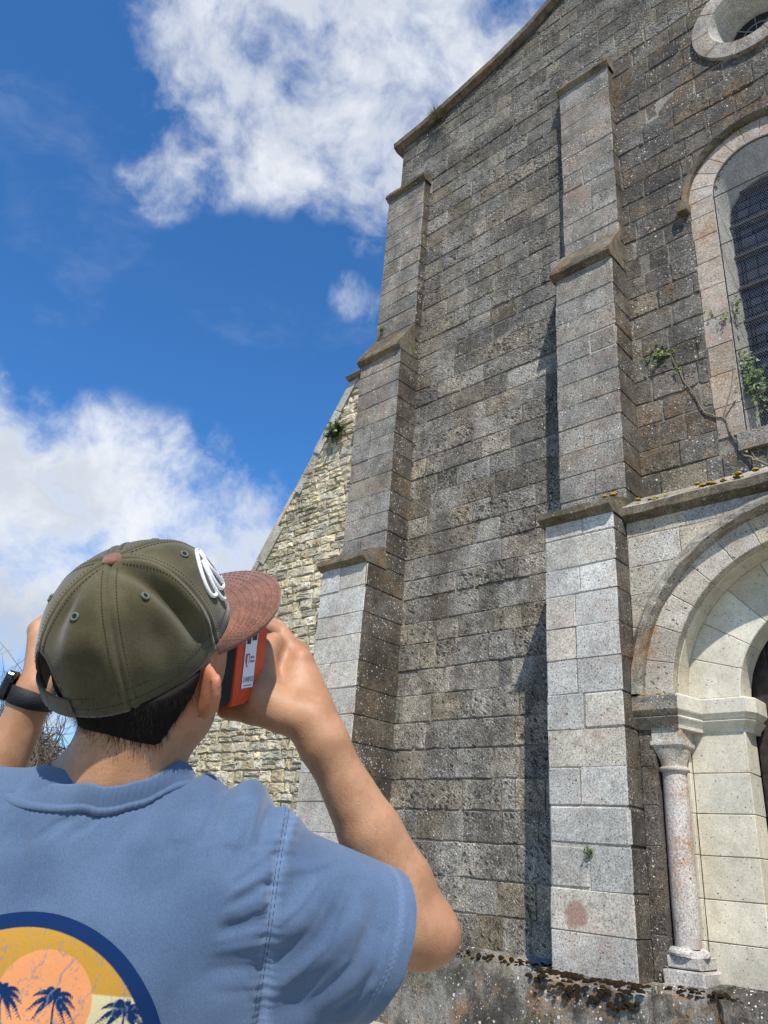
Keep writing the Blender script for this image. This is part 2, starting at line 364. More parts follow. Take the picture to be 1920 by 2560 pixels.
# the nave behind: side walls, back wall and a tiled roof
mb = MB()
mb.put([(XL+.02,.05,0),(XL+.02,YB,0),(XL+.02,YB,12.7),(XL+.02,.05,12.7)], [(0,1,2,3)])
mb.put([(XR-.02,.05,0),(XR-.02,YB,0),(XR-.02,YB,12.7),(XR-.02,.05,12.7)], [(0,3,2,1)])
mb.put([(XL+.02,YB,0),(XR-.02,YB,0),(XR-.02,YB,12.7),(XC,YB,14.8),(XL+.02,YB,12.7)], [(4,3,2,1,0)])
mb.build('nave_wall', M['wall'], church)
mt = stone('roof_tile', (0.20, 0.10, 0.065), (0.34, 0.19, 0.12), white=0.4, pit=0.2)
mb = MB(); rx = [p for p in ROOF if p[0] > -6.9]
rows = [[(x, .38, z + .02) for x, z in rx] + [(2*XC - x, .38, z + .02) for x, z in rx[::-1][1:]]]
rows.append([(x, YB + .3, z) for x, y, z in rows[0]]); mb.grid(rows)
mb.build('roof', mt, church)

# ---------------------------------------------------------------- ashlar of the walls
Zc = [0.74, 1.039, 1.345, 1.669, 1.972, 2.275, 2.59, 2.89, 3.2, 3.498, 3.812, 4.073, 4.384, 4.632, 4.923]
while Zc[-1] < 15: Zc.append(Zc[-1] + random.uniform(.27, .315))
LBX, CBX = (-6.93, -6.15), (-3.70, -2.97)
CAMV = Vector(CAM_POS)
stones = []                                    # (apparent size, verts, faces, material, tint)
def keep(poly, y, mat, tint, gap, ch, proud, tilt, jit=.004, depth=.03, chip=False):
    if len(poly) < 3 or area(poly) < 0.004: return
    cx = sum(p[0] for p in poly)/len(poly); cz = sum(p[1] for p in poly)/len(poly)
    if chip and len(poly) == 4:
        for _ in range(2):
            if random.random() < .22:
                k_ = random.randrange(len(poly)); x_, z_ = poly[k_]; sx_, sz_ = (1 if x_ > cx else -1), (1 if z_ > cz else -1); t_ = random.uniform(.012, .045); u_ = random.uniform(.5, 2.0)
                poly = clip(poly, sx_, sz_*u_, sx_*x_ + sz_*u_*z_ - t_)
    q_ = []
    for x, z in poly:
        d = math.hypot(x-cx, z-cz); k = max(0.3, 1 - gap / d); q_.append((cx + (x-cx)*k, cz + (z-cz)*k))
    v, f_ = slab(q_, y, depth, ch, jit, proud, tilt)
    d = Vector((cx, y, cz)) - CAMV; c = CR @ np.array(d); inframe = c[2] < 0 and abs(c[0]/c[2]) < .52 and abs(c[1]/c[2]) < .69
    seen = inframe and not (cz < 11.35 and CBX[0] + .05 - .2*0 < cx < CBX[1]) and not (cz < 11.4 and cx < LBX[1])
    stones.append(((area(poly) * abs(d.y) / d.length**3 if seen else 0), v, f_, mat, tint))
def tint_wall(x, z):
    v = random.gauss(1.0, .14) * (1.14 - .045*max(0, z - 3.5)); w = max(0, random.gauss(.20, .24))
    if random.random() < .12: v *= 1.2
    if random.random() < .15: v *= .8
    return (min(max(v, .45), 1.6), min(w, 1), max(0, random.gauss(.5, .4)))
for z0, z1 in zip(Zc, Zc[1:]):
    x = XL; course = random.uniform(-.005, .009); lift = random.uniform(.005, .011)
    while x < XR - .02:
        w = random.uniform(.24, .50) if random.random() < .85 else random.uniform(.14, .24)
        x1 = min(x + w, XR)
        if XR - x1 < .15: x1 = XR
        if x < CBX[0] < x1 and abs(x1-CBX[0]) < .25: pass
        cx, cz = (x+x1)/2, (z0+z1)/2; poly = [(x, z0), (x1, z0), (x1, z1), (x, z1)]; xa, x = x, x1
        if (CBX[0]+.1 < xa and x1 < CBX[1]-.1 and z1 < 11.3): continue
        if z1 < 4.6 and cx > CBX[0]: continue
        rz, sl_ = roof_z(cx)
        if z1 > rz - .15: poly = clip(poly, -sl_, 1.0, rz - .02 - sl_*cx)
        if len(poly) < 3: continue
        # around the window surround and the oculus ring
        dx, dz = cx - WIN['x'], cz - WIN['z']
        if cz < WIN['z'] + .1 and z1 > 5.22:
            side = -1 if dx < 0 else 1; lim = WIN['x'] + side * .74
            poly = clip(poly, -side, 0, -side*lim) if side*(cx-WIN['x']) > -.01 else []
            if cz < 5.05 and not poly: poly = []
        elif cz >= WIN['z'] and math.hypot(dx, dz) < 1.2:
            d = math.hypot(dx, dz); poly = clip(poly, -dx/d, -dz/d, -(.78 + (dx*WIN['x'] + dz*WIN['z'])/d))
        if len(poly) < 3: continue
        dx, dz = cx - OC['x'], cz - OC['z']; d = math.hypot(dx, dz)
        if d < .9: poly = clip(poly, -dx/d, -dz/d, -(.64 + (dx*OC['x'] + dz*OC['z'])/d))
        if len(poly) < 3: continue
        right = cx > CBX[1] - .1 and z0 < 11.5
        keep(poly, 0.0, 1 if right else 0, tint_wall(cx, cz), lift, .009, course + random.uniform(-.004, .005), .026, .007, .03, True)
# the portal block: paler ashlar above the arch, a strip beside the column
PY = -.45
Zp = [0.76, 1.08, 1.39, 1.70, 2.0, 2.3, 2.61, 2.88, 3.19, 3.49, 3.79, 4.06, 4.36, 4.56]
for z0, z1 in zip(Zp, Zp[1:]):
    x = CBX[1]
    while x < .1:
        w = random.uniform(.38, .62); x1 = min(x + w, .13)
        cx, cz = (x+x1)/2, (z0+z1)/2; poly = [(x, z0), (x1, z0), (x1, z1), (x, z1)]; x = x1
        if cz < ARC['z']:
            poly = [(CBX[1], z0), (-2.845, z0), (-2.845, z1), (CBX[1], z1)]
            if 2.6 < cz: poly = None; x = .2; break
            keep(poly, PY, 3, (random.gauss(1, .1), .1, .4), .003, .005, 0, .004)
            x = .2; break
        dx, dz = cx - ARC['x'], cz - ARC['z']; d = math.hypot(dx, dz)
        poly = clip(poly, -dx/d, -dz/d, -(1.50 + (dx*ARC['x'] + dz*ARC['z'])/d))
        if len(poly) >= 3: keep(poly, PY, 2, (random.gauss(.92, .09), max(0, random.gauss(.5, .3)), .3), .003, .005, 0, .004)
stones.sort(key=lambda s: -s[0])
WM = [M['wall'], M['wall_r'], M['pale'], M['side']]
for a, v, f_, mi, t in stones[:300]:
    b = MB(); b.put(v, f_, 0, t); b.build('stone_block', WM[mi], facade)
b = MB()
for a, v, f_, mi, t in stones[300:]: b.put(v, f_, mi, t)
tag(b.build('far_stone_blocks', WM, facade), kind='stuff')

# portal block core (mortar), with the arch cut out
def arc_hole(x):
    d = abs(x - ARC['x'])
    return [(0.0, ARC['z'] + math.sqrt(1.432**2 - d*d))] if d < 1.432 else []
mb = MB(); holed_plate(mb, CBX[1], .13, 0.3, lambda x: 4.57, PY + .010, 0.02, arc_hole, 90)
mb.put([(.13, PY+.01, 0), (.13, .02, 0), (.13, .02, 4.57), (.13, PY+.01, 4.57)], [(0, 1, 2, 3)])
portal = mb.build('portal', M['mortar_pale'], church)

# ---------------------------------------------------------------- buttresses
def buttress(xl, xr, stages, plinth_y):
    mb = MB()
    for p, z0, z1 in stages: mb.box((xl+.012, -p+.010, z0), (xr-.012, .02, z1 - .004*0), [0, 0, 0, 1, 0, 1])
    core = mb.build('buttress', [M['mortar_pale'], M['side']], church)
    for k, (p, z0, z1) in enumerate(stages):
        zs = [z for z in Zc if z0 + .08 < z < z1 - .12]; zs = [z0] + zs + [z1]
        for i, (a, b_) in enumerate(zip(zs, zs[1:])):
            split = (i + k) % 2 == 0 and random.random() < .85 or random.random() < .2
            xm = xl + (xr-xl) * random.choice((.42, .5, .56)); cells = [(xl, xm), (xm, xr)] if split else [(xl, xr)]
            for c0, c1 in cells:
                e = random.uniform(-.003, .003); g_ = .0022
                v, f_, sd = cbox((c0+g_, -p+e, a+g_), (c1-g_, .0, b_-g_), random.uniform(.004, .010) if random.random() < .8 else random.uniform(.012, .026), .005)
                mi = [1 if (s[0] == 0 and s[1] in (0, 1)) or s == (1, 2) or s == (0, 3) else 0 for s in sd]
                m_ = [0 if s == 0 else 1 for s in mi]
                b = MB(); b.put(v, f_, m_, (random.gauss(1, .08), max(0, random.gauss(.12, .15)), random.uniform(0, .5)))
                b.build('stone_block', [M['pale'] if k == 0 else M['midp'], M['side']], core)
    return core
def ledge(parent, xl, xr, ytop, yout, zb, zt, slope_to=None, slope_y=None, name='ledge', mat=None):
    """drip course on a buttress: chamfered underside, upright face, weathered top"""
    b = MB(); prof = [(0.0, zb - .015), (yout - ytop + .0, zb + .03), (yout - ytop, zt)]
    sy = slope_y if slope_y is not None else ytop - .02
    rows = []
    n = 9
    for i in range(n):
        x = xl + (xr - xl) * i / (n-1); j = lambda: random.uniform(-.007, .007)
        rows.append([(x, -ytop + .03, zb - .012), (x, -ytop - .004, zb - .012 + j()*.3), (x, -yout + j(), zb + .035 + j()), (x, -yout + j(), zt + j()),
                     (x, -sy, (slope_to or zt + .05) + j()), (x, -sy + .06, zb - .012)])
    b.grid(rows)
    n_ = 6; b.f.append(list(range(n_))); b.mi.append(0); b.f.append(list(range(len(b.v) - n_, len(b.v)))[::-1]); b.mi.append(0)
    return b.build(name, mat or M['ledge'], parent)
CBS = [(.70, .72, 4.555), (.40, 4.555, 7.87), (.15, 7.87, 11.36)]
LBS = [(.70, .72, 4.70), (.40, 4.70, 8.00), (.15, 8.00, 11.46)]
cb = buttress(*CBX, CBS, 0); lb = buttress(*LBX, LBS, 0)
ledge(cb, CBX[0]-.03, CBX[1]+.008, .70, .79, 4.56, 4.655, 4.80, .41)
ledge(cb, CBX[0]-.03, CBX[1]+.008, .40, .47, 7.875, 7.955, 8.43, .155)
ledge(cb, CBX[0]-.02, CBX[1]+.02, .15, .21, 11.36, 11.44, 11.60, .01)
ledge(lb, LBX[0]-.03, LBX[1]+.008, .70, .78, 4.705, 4.81, 4.98, .41)
ledge(lb, LBX[0]-.03, LBX[1]+.008, .40, .47, 8.00, 8.08, 8.58, .155)
ledge(lb, LBX[0]-.02, LBX[1]+.02, .15, .22, 11.46, 11.55, 11.70, .01)
# string course over the portal
b = MB(); rows = []
for i in range(26):
    x = CBX[1] + .002 + (.16 - CBX[1]) * i / 25; j = lambda: random.uniform(-.006, .006)
    rows.append([(x, PY+.02, 4.50), (x, PY-.012, 4.51), (x, PY-.085+j(), 4.555+j()), (x, PY-.085+j(), 4.635+j()), (x, -.2, 4.86+j()), (x, -.003, 4.50)])
b.grid(rows); b.f.append(list(range(6))); b.mi.append(0); b.f.append(list(range(len(b.v)-6, len(b.v)))[::-1]); b.mi.append(0)
for k, fc in enumerate(b.f): b.mi[k] = 1 if len(fc) == 4 and min(fc) % 6 >= 3 else 0
b.build('string_course', [M['ledge'], M['lichen']], church)
# gable coping: a row of coping stones
xs = [-6.98]
while xs[-1] < XC - .4: xs.append(xs[-1] + random.uniform(.55, .85))
xs[-1] = XC
def coping(xa, xb):
    za, zb = roof_z(max(xa, -6.97))[0], roof_z(xb)[0]; b = MB(); j = random.uniform(-.01, .01)
    pr = [(.40, .02), (-.02, -.01), (-.11, .035), (-.12, .13), (.40, .16)]
    r0 = [(xa + .003, y, za + z + j) for y, z in pr]; r1 = [(xb - .003, y, zb + z + j + .008) for y, z in pr]
    b.grid([r0, r1], close=True); b.f.append([4, 3, 2, 1, 0]); b.mi.append(0); b.f.append([5, 6, 7, 8, 9]); b.mi.append(0)
    b.build('coping_stone', M['ledge'], church)
for xa, xb in zip(xs, xs[1:]): coping(xa, xb); 
for xa, xb in zip(xs, xs[1:]):
    if 2*XC - xb < XR: coping(2*XC - xb, min(2*XC - xa, XR + .1))

# ---------------------------------------------------------------- plinth
b = MB()
def plinth(x0, x1, y, zt):
    b2 = MB(); n = max(3, int((x1-x0)/.09)); rows = []
    for i in range(n + 1):
        x = x0 + (x1-x0)*i/n; j = lambda a=.012: random.uniform(-a, a)
        rows.append([(x, y + .0 + j(.006), -.05), (x, y + j(.006), .30), (x, y + j(), zt - .16 + j()), (x, y + .02 + j(), zt - .06 + j()), (x, y + .10 + j(.006), zt + .0 + j(.006)), (x, .0, zt + .03)])
    b2.grid(rows)
    for s in (0, -1):
        r = rows[s]; k = len(b2.v); b2.put(r + [(r[0][0], .0, -.05)], [tuple(range(7)) if s == 0 else tuple(range(6, -1, -1))])
    return b2.build('plinth', M['plinth'], church)
plinth(-6.15, -3.82, -.16, .73); plinth(-3.83, -2.86, -.84, .75); plinth(-7.06, -6.03, -.84, .75); plinth(-2.88, -2.48, -.60, .77); plinth(-2.50, -2.08, -.30, .775)
# ---------------------------------------------------------------- portal arch
def ring_stone(cx, cz, r0, r1, a0, a1, yf, yb, ch=.006, n=4, gap=.0015, proud=0.0):
    """one voussoir: a wedge of a ring in the X/Z plane with a chamfered face"""
    vs = []; fs = []; ga0, ga1 = a0 + gap / r1, a1 - gap / r1
    def pt(r, a, y): return (cx + r*math.cos(a), y, cz + r*math.sin(a))
    loop = []
    for i in range(n+1): loop.append((r1, ga0 + (ga1-ga0)*i/n))
    for i in range(n, -1, -1): loop.append((r0, ga0 + (ga1-ga0)*i/n))
    am, rm = (a0+a1)/2, (r0+r1)/2; m = len(loop)
    for r, a in loop: vs.append(pt(r + (ch if r < rm else -ch), a + (ch/rm if a < am else -ch/rm) * (1 if abs(a-am) > (ga1-ga0)*.49 else 0), yf - proud))
    for r, a in loop: vs.append(pt(r, a, yf - proud + ch))
    for r, a in loop: vs.append(pt(r, a, yb))
    nn = n + 1
    for lev in (0,):
        for i in range(n): fs.append((i, i+1, m-2-i, m-1-i))
    for r in (0, 1):
        for i in range(m): j = (i+1) % m; fs.append((r*m+i, (r+1)*m+i, (r+1)*m+j, r*m+j))
    return vs, [tuple(reversed(f)) for f in fs]
def voussoirs(parent, name, cx, cz, r0, r1, yf, yb, count, mat, a_from=0.0, a_to=math.pi, warm=.2, val=1.0, **k):
    a = np.linspace(a_from, a_to, count + 1)
    a[1:-1] += rng.uniform(-.012, .012, count - 1)
    for i in range(count):
        v, f = ring_stone(cx, cz, r0, r1, a[i], a[i+1], yf, yb, **k)
        b = MB(); b.put(v, f, 0, (val * random.gauss(1, .07), max(0, random.gauss(warm, .12)), random.uniform(0, .4)))
        b.build(name, mat, parent)
AX, AZ = ARC['x'], ARC['z']
voussoirs(portal, 'voussoir', AX, AZ, 1.225, 1.47, PY - .004, PY + .30, 15, M['arch'])
voussoirs(portal, 'voussoir', AX, AZ, .785, 1.222, -.155, .105, 11, M['cream'], warm=.12)
# the soffit ring of the first order shows clean cream stone behind the lichened face
voussoirs(portal, 'soffit_stone', AX, AZ, 1.221, 1.40, PY + .10, -.15, 15, M['cream'], warm=.12)
# hood mould over the archivolt
b = MB(); rows = []
for i in range(61):
    a = math.pi * i / 60; ca, sa = math.cos(a), math.sin(a); j = lambda: random.uniform(-.006, .006)
    rows.append([(AX + ca*r, y, AZ + sa*r) for r, y in ((1.465, PY+.02), (1.475+j(), PY-.05+j()), (1.50+j(), PY-.10+j()), (1.545+j(), PY-.105+j()), (1.62+j(), PY-.012), (1.62, PY+.02))])
b.grid(rows); b.build('hood_mould', M['lichen'], portal, smooth=False)
# jamb pier, door reveal and the stone behind the column
def jamb(x0, x1, y0, y1, mat, zs, warm=.12):
    for z0, z1 in zip(zs, zs[1:]):
        v, f, sd = cbox((x0+.0, y0, z0+.002), (x1-.0, y1, z1-.002), .005, .002)
        b = MB(); b.put(v, f, 0, (random.gauss(1, .05), max(0, random.gauss(warm, .1)), random.uniform(0, .3))); b.build('jamb_stone', mat, portal)
ZJ = [.78, 1.06, 1.35, 1.66, 1.97, 2.28, 2.62]
for s in (-1, 1):
    X = lambda d: AX + s*d
    lo, hi = sorted((X(1.235), X(.785))); jamb(lo, hi, -.152, .105, M['cream'], ZJ)
    lo, hi = sorted((X(1.44), X(1.238))); jamb(lo, hi, -.205, -.15, M['cream'], [z + .0 for z in ZJ])
for s in (-1, 1):
    mb = MB(); lo, hi = sorted((AX + s*1.40, AX + s*.80)); mb.box((lo, -.14, .3), (hi, .10, 2.70)); mb.build('jamb_core', M['mortar_pale'], portal)
mb = MB(); mb.box((AX+1.43, PY+.01, .3), (AX+1.55, .02, 2.95)); mb.build('jamb_core', M['mortar_pale'], portal)
# impost mouldings, swept in plan round the pier
def impost(s):
    """a solid moulded band: stacked plan polygons, lofted"""
    b = MB()
    plan = lambda o: [(-2.972, .10), (-2.972, PY - .05 - o), (-2.60 + o*.5, PY - .05 - o), (-2.52 + o*.4, -.19 - o), (-2.19 + o, -.19 - o), (-2.135 + o, -.10 - o), (-2.135 + o, .10)]
    lv = [(-.03, 2.60), (-.025, 2.625), (.015, 2.675), (.02, 2.685), (.002, 2.695), (.0, 2.70), (.035, 2.735), (.04, 2.745), (.04, 2.855), (.03, 2.868)]
    rows = [[((x if s < 0 else 2*AX - x), y, z) for x, y in plan(o)] for o, z in lv]
    b.grid(rows); n = 7; b.f.append(list(range(n))[::-1]); b.mi.append(0); b.f.append(list(range(len(b.v)-n, len(b.v)))); b.mi.append(0)
    # the outer length is lichened, the renewed inner length is clean
    for k, fc in enumerate(b.f):
        if len(fc) == 4: b.mi[k] = 0 if (min(fc) % n) < 2 else 1
        else: b.mi[k] = 1
    return b.build('impost', [M['lichen'], M['cream']], portal)
impost(-1)
# column in the nook
def lathe(b, cx, cy, prof, n=28, mi=0, tint=(1, 0, 0)):
    rows = [[(cx + r*math.cos(2*math.pi*k/n), cy + r*math.sin(2*math.pi*k/n), z) for k in range(n)] for z, r in prof]
    b.grid(rows, mi, tint, close=True)
cx_, cy_ = -2.735, -.335
col = MB(); lathe(col, cx_, cy_, [(1.005, .094), (1.02, .097), (1.3, .1), (1.6, .1), (2.0, .0985), (2.265, .096)], 32, 0, (1.0, .1, .3))
colo = col.build('column', stone('column_stone', (0.33, 0.29, 0.255), (0.47, 0.43, 0.40), pit=0.7, white=0.3, orange=0.7, pink=0.9, bstr=.35), portal, smooth=True)
c2 = MB(); lathe(c2, cx_, cy_, [(2.262, .097), (2.27, .115), (2.285, .121), (2.30, .115), (2.308, .10)], 28); c2.build('neck_ring', M['arch'], colo, smooth=True)
# capital: round at the neck, square at the top
c3 = MB(); rows = []
for t in np.linspace(0, 1, 9):
    z = 2.306 + .15*t; k = t**1.4; row = []
    for i in range(32):
        a = 2*math.pi*i/32 + math.pi/4; c, s = math.cos(a), math.sin(a)
        sq = .120 / max(abs(c), abs(s)); r = .100*(1-k) + k*sq; row.append((cx_ + r*c, cy_ + r*s, z))
    rows.append(row)
c3.grid(rows, close=True)
rows = [[(cx_ + h*a, cy_ + h*b_, z) for a, b_ in ((-1,-1),(1,-1),(1,1),(-1,1))] for h, z in ((.122,2.455),(.132,2.47),(.132,2.50),(.122,2.505),(.122,2.605))]
c3.grid(rows, close=True); c3.build('capital', M['arch'], colo)
# its broken base
c4 = MB()
lathe(c4, cx_, cy_, [(.955, .150), (.972, .155), (.99, .150), (1.01, .12), (1.012, .09)], 24)
for i, p in enumerate(c4.v):
    if p[0] > cx_ + .05 and p[1] < cy_ : c4.v[i] = (p[0] - .035*random.random(), p[1] + .02*random.random(), p[2] - .02*random.random())
v, f, sd = cbox((cx_-.13, cy_-.12, .87), (cx_+.13, .0, .958), .012, .006); c4.put(v, f)
v, f, sd = cbox((cx_-.15, cy_-.15, .76), (cx_+.16, .0, .868), .012, .006); c4.put(v, f)
c4.build('column_base', stone('worn_base', (0.33, .30, .27), (.48, .45, .41), orange=.5, white=.4, pit=.5), colo)
# back wall of the nook
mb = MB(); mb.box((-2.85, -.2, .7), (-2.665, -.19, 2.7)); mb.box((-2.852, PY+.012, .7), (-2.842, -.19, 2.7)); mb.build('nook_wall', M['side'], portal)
# door: dark planks under the arch
md = simple('dark_oak', (0.030, 0.020, 0.014), 0.55, .5, 18)
door = None
for i in range(10):
    x0 = AX - .80 + i*.16; b = MB(); v, f, sd = cbox((x0+.003, .16, .05), (x0+.157, .21, 3.70), .006, .002); b.put(v, f)
    if door is None: door = b.build('door', md, church)
    else: b.build('plank', md, door)
mb = MB(); mb.box((AX-.9, .215, 0), (AX+.9, .25, 3.9)); mb.build('door_backing', md, door)

# ---------------------------------------------------------------- arched window
WX, WZ, WR, WS = WIN['x'], WIN['z'], WIN['r'], WIN['sill']
msur = stone('window_surround_stone', (0.30, 0.25, 0.21), (0.44, 0.39, 0.345), pit=0.4, white=0.8, orange=0.7, pink=0.8, black=0.15)
win = MB()
GZ, GR = 8.20, .43                             # glass arch, lower and narrower behind the splay
def arch_path(cx, cz, r, zb, n=24):
    return [(cx - r, zb)] + [(cx - r, zb + (cz-zb)*k/6) for k in range(1, 6)] + [(cx + r*math.cos(math.pi*(1 - i/n)), cz + r*math.sin(math.pi*i/n)) for i in range(n+1)] + [(cx + r, zb + (cz-zb)*k/6) for k in range(5, 0, -1)] + [(cx + r, zb)]
pa = arch_path(WX, WZ, WR, WS); pb = arch_path(WX, GZ, GR, WS + .17)
win.grid([[(x, -.003, z) for x, z in pa], [(x, .012, z) for x, z in arch_path(WX, WZ, WR-.01, WS)], [(x, .27, z) for x, z in pb], [(x, .34, z) for x, z in pb]])
win.put([(WX-WR, -.01, WS), (WX+WR, -.01, WS), (WX+GR, .27, WS+.17), (WX-GR, .27, WS+.17)], [(0, 1, 2, 3)])
mrev = stone('limewashed_reveal', (0.33, .315, .28), (.47, .45, .40), pit=.3, white=.1, black=.15, bstr=.25)
wino = win.build('window', mrev, church)
voussoirs(wino, 'voussoir', WX, WZ, WR, .755, -.004, .06, 11, msur)
zs = [5.37, 5.72, 6.1, 6.45, 6.8, 7.2, 7.55, 7.9, 8.2, WZ]
for i, (z0, z1) in enumerate(zip(zs, zs[1:])):
    for s in (-1, 1):
        w = .755 if i % 2 else .745; lo, hi = sorted((WX + s*WR, WX + s*w))
        v, f, sd = cbox((lo+.002, -.004, z0+.002), (hi-.002, .06, z1-.002), .006, .003)
        b = MB(); b.put(v, f, 0, (random.gauss(.9, .08), random.uniform(0, .5), .4)); b.build('surround_stone', msur, wino)
b = MB(); rows = []
for i in range(41):
    a = math.pi*i/40; ca, sa = math.cos(a), math.sin(a); j = lambda: random.uniform(-.004, .004)
    rows.append([(WX + ca*r, y, WZ + sa*r) for r, y in ((.745, .01), (.752+j(), -.05+j()), (.80+j(), -.085+j()), (.845+j(), -.02), (.85, .01))])
b.grid(rows); b.build('hood_mould', M['ledge'], wino)
v, f, sd = cbox((WX-.86, -.11, WZ-.12), (WX-.75, .0, WZ+.03), .012, .008); b = MB(); b.put(v, f); b.build('corbel', M['ledge'], wino)
for i in range(3):
    x0 = WX - .56 + i*.38; v, f, sd = cbox((x0, -.05, 5.17), (x0+.376, .05, 5.366), .008, .004); b = MB(); b.put(v, f, 0, (1.05, .1, .3)); b.build('sill_stone', M['midp'], wino)
# leaded glass: single panes between lead cames
mgl = []
for i, c in enumerate(((.010, .012, .016), (.018, .020, .026), (.030, .028, .034), (.014, .018, .017))):
    m, q = new_mat('leaded_glass'); finish(q, c, .22, q.noise(q.pos, 14, 2), .12, .01, Specular_IOR_Level=.5); mgl.append(m)
mlead = simple('lead_came', (.24, .24, .25), .55)
cuts = [5.58 + .47*i for i in range(8)]
lead = MB(); yG = .30
def inside(x, z, m=0.0):
    if abs(x-WX) > GR - m: return False
    return z < GZ or math.hypot(x-WX, z-GZ) < GR - m
def came(p, r, w=.0045): lead.put(*_bar(p, r, w))
def _bar(p, r, w):
    p, r = np.array(p), np.array(r); d = _unit(r-p); n = np.array([-d[1], d[0]])*w
    pts = [p+n, r+n, r-n, p-n]; vs = [(a, yG-.006, c) for a, c in pts] + [(a, yG+.004, c) for a, c in pts]
    return vs, [(0,1,2,3),(0,4,5,1),(1,5,6,2),(2,6,7,3),(3,7,4,0)]
colx = [WX-GR, WX-GR+.05, WX-GR+.085, -1.66, -1.51, -1.37, -1.22, WX+GR-.085, WX+GR-.05, WX+GR]
z = WS + .17; rowz = [z]
while rowz[-1] < GZ + GR: rowz.append(rowz[-1] + random.uniform(.10, .17))
for z0, z1 in zip(rowz, rowz[1:]):
    sh = [0]*len(colx)
    for i in range(3, len(colx)-3): sh[i] = random.uniform(-.035, .035)
    for i in range(len(colx)-1):
        a, b_ = colx[i] + sh[i], colx[i+1] + sh[i+1]; k = random.uniform(-.02, .02)
        poly = [(a, z0), (b_, z0), (b_, z1), (a, z1)]
        mx, mz = (a+b_)/2, (z0+z1)/2
        if z1 > GZ:
            d = math.hypot(mx-WX, mz-GZ)
            if d > 1e-4: ux, uz = (mx-WX)/d, (mz-GZ)/d; poly = clip(poly, ux, uz, GR + ux*WX + uz*GZ)
        if len(poly) < 3 or area(poly) < .0003: continue
        b = MB(); t = random.uniform(-.004, .004)
        c0 = (sum(p[0] for p in poly)/len(poly), sum(p[1] for p in poly)/len(poly))
        b.put([(x, yG + t*(x-c0[0])*8, zz) for x, zz in poly] + [(x, yG + .004 + t*(x-c0[0])*8, zz) for x, zz in poly], [tuple(range(len(poly)))])
        b.build('pane', random.choice(mgl), wino)
        for p, r in zip(poly, poly[1:] + poly[:1]): came(p, r)
lead.build('lead_cames', mlead, wino)
miron = simple('dark_iron', (.02, .018, .018), .6)
for i in range(7):
    zz = 5.95 + .43*i; w = GR if zz < GZ else math.sqrt(max(0, GR**2 - (zz-GZ)**2))
    b = MB(); b.box((WX-w, yG-.05, zz-.014), (WX+w, yG-.02, zz+.014)); b.build('saddle_bar', miron, wino)
# wire guard in front of the opening
mw = simple('galvanised_wire', (.30, .30, .29), .45, Metallic=.6)
b = MB(); fr = [(x, .004, zz) for x, zz in arch_path(WX, WZ, WR-.012, WS+.02)]; b.tube(fr, .006, 5); b.tube([(WX-WR+.01, .004, WS+.02), (WX+WR-.01, .004, WS+.02)], .006, 5)
for i in range(5): zz = 5.62 + .69*i; b.tube([(WX-WR+.01, -.002, zz), (WX+WR-.01, -.002, zz)], .006, 5)
gd = b.build('guard_frame', miron, wino)
b = MB(); sp = .026
for s in (1, -1):
    k = -5.0
    while k < 5.0:
        # the wire x = WX + s*t, z = 7.2 + k + 1.7 t, clipped to the arch
        ts = np.linspace(-WR, WR, 60); ins = [(WX + s*t, 7.2 + k + 1.7*t) for t in ts]
        ok = [(x, zz) for x, zz in ins if zz > WS and (zz < WZ or math.hypot(x-WX, zz-WZ) < WR - .012)]
        if len(ok) > 1:
            (xa, za), (xb, zb) = ok[0], ok[-1]; w = .0011
            b.put([(xa, .006+s*.001, za-w), (xb, .006+s*.001, zb-w), (xb, .006+s*.001, zb+w), (xa, .006+s*.001, za+w), (xa, .008+s*.001, za), (xb, .008+s*.001, zb)], [(0,1,2,3), (0,4,5,1), (3,2,5,4)])
        k += sp*1.7
tag(b.build('wire_mesh', mw, gd), kind='stuff')

# ---------------------------------------------------------------- oculus
oc = MB(); n = 48; OX, OZ = OC['x'], OC['z']
oc.grid([[(OX + r*math.cos(2*math.pi*k/n), y, OZ + r*math.sin(2*math.pi*k/n) + dz) for k in range(n)] for r, y, dz in ((.45, -.05, 0), (.43, .0, 0), (.31, .30, .0), (.30, .36, .0))], close=True)
oco = oc.build('oculus', mrev, church)
voussoirs(oco, 'voussoir', OX, OZ, .45, .66, -.055, .05, 10, stone('oculus_stone', (.20, .18, .16), (.37, .34, .30), white=.8, black=.4, orange=.3), 0, 2*math.pi)
b = MB(); b.put([(OX + .30*math.cos(2*math.pi*k/n), .33, OZ + .30*math.sin(2*math.pi*k/n)) for k in range(n)], [tuple(range(n))]); b.build('pane', mgl[0], oco)
yG = .32; lead = MB()
for i in range(8):
    a = math.pi*i/4; came((OX, OZ), (OX + .30*math.cos(a), OZ + .30*math.sin(a)))
for i in range(24):
    a, a2 = 2*math.pi*i/24, 2*math.pi*(i+1)/24; came((OX+.16*math.cos(a), OZ+.16*math.sin(a)), (OX+.16*math.cos(a2), OZ+.16*math.sin(a2)))
lead.build('lead_cames', mlead, oco)

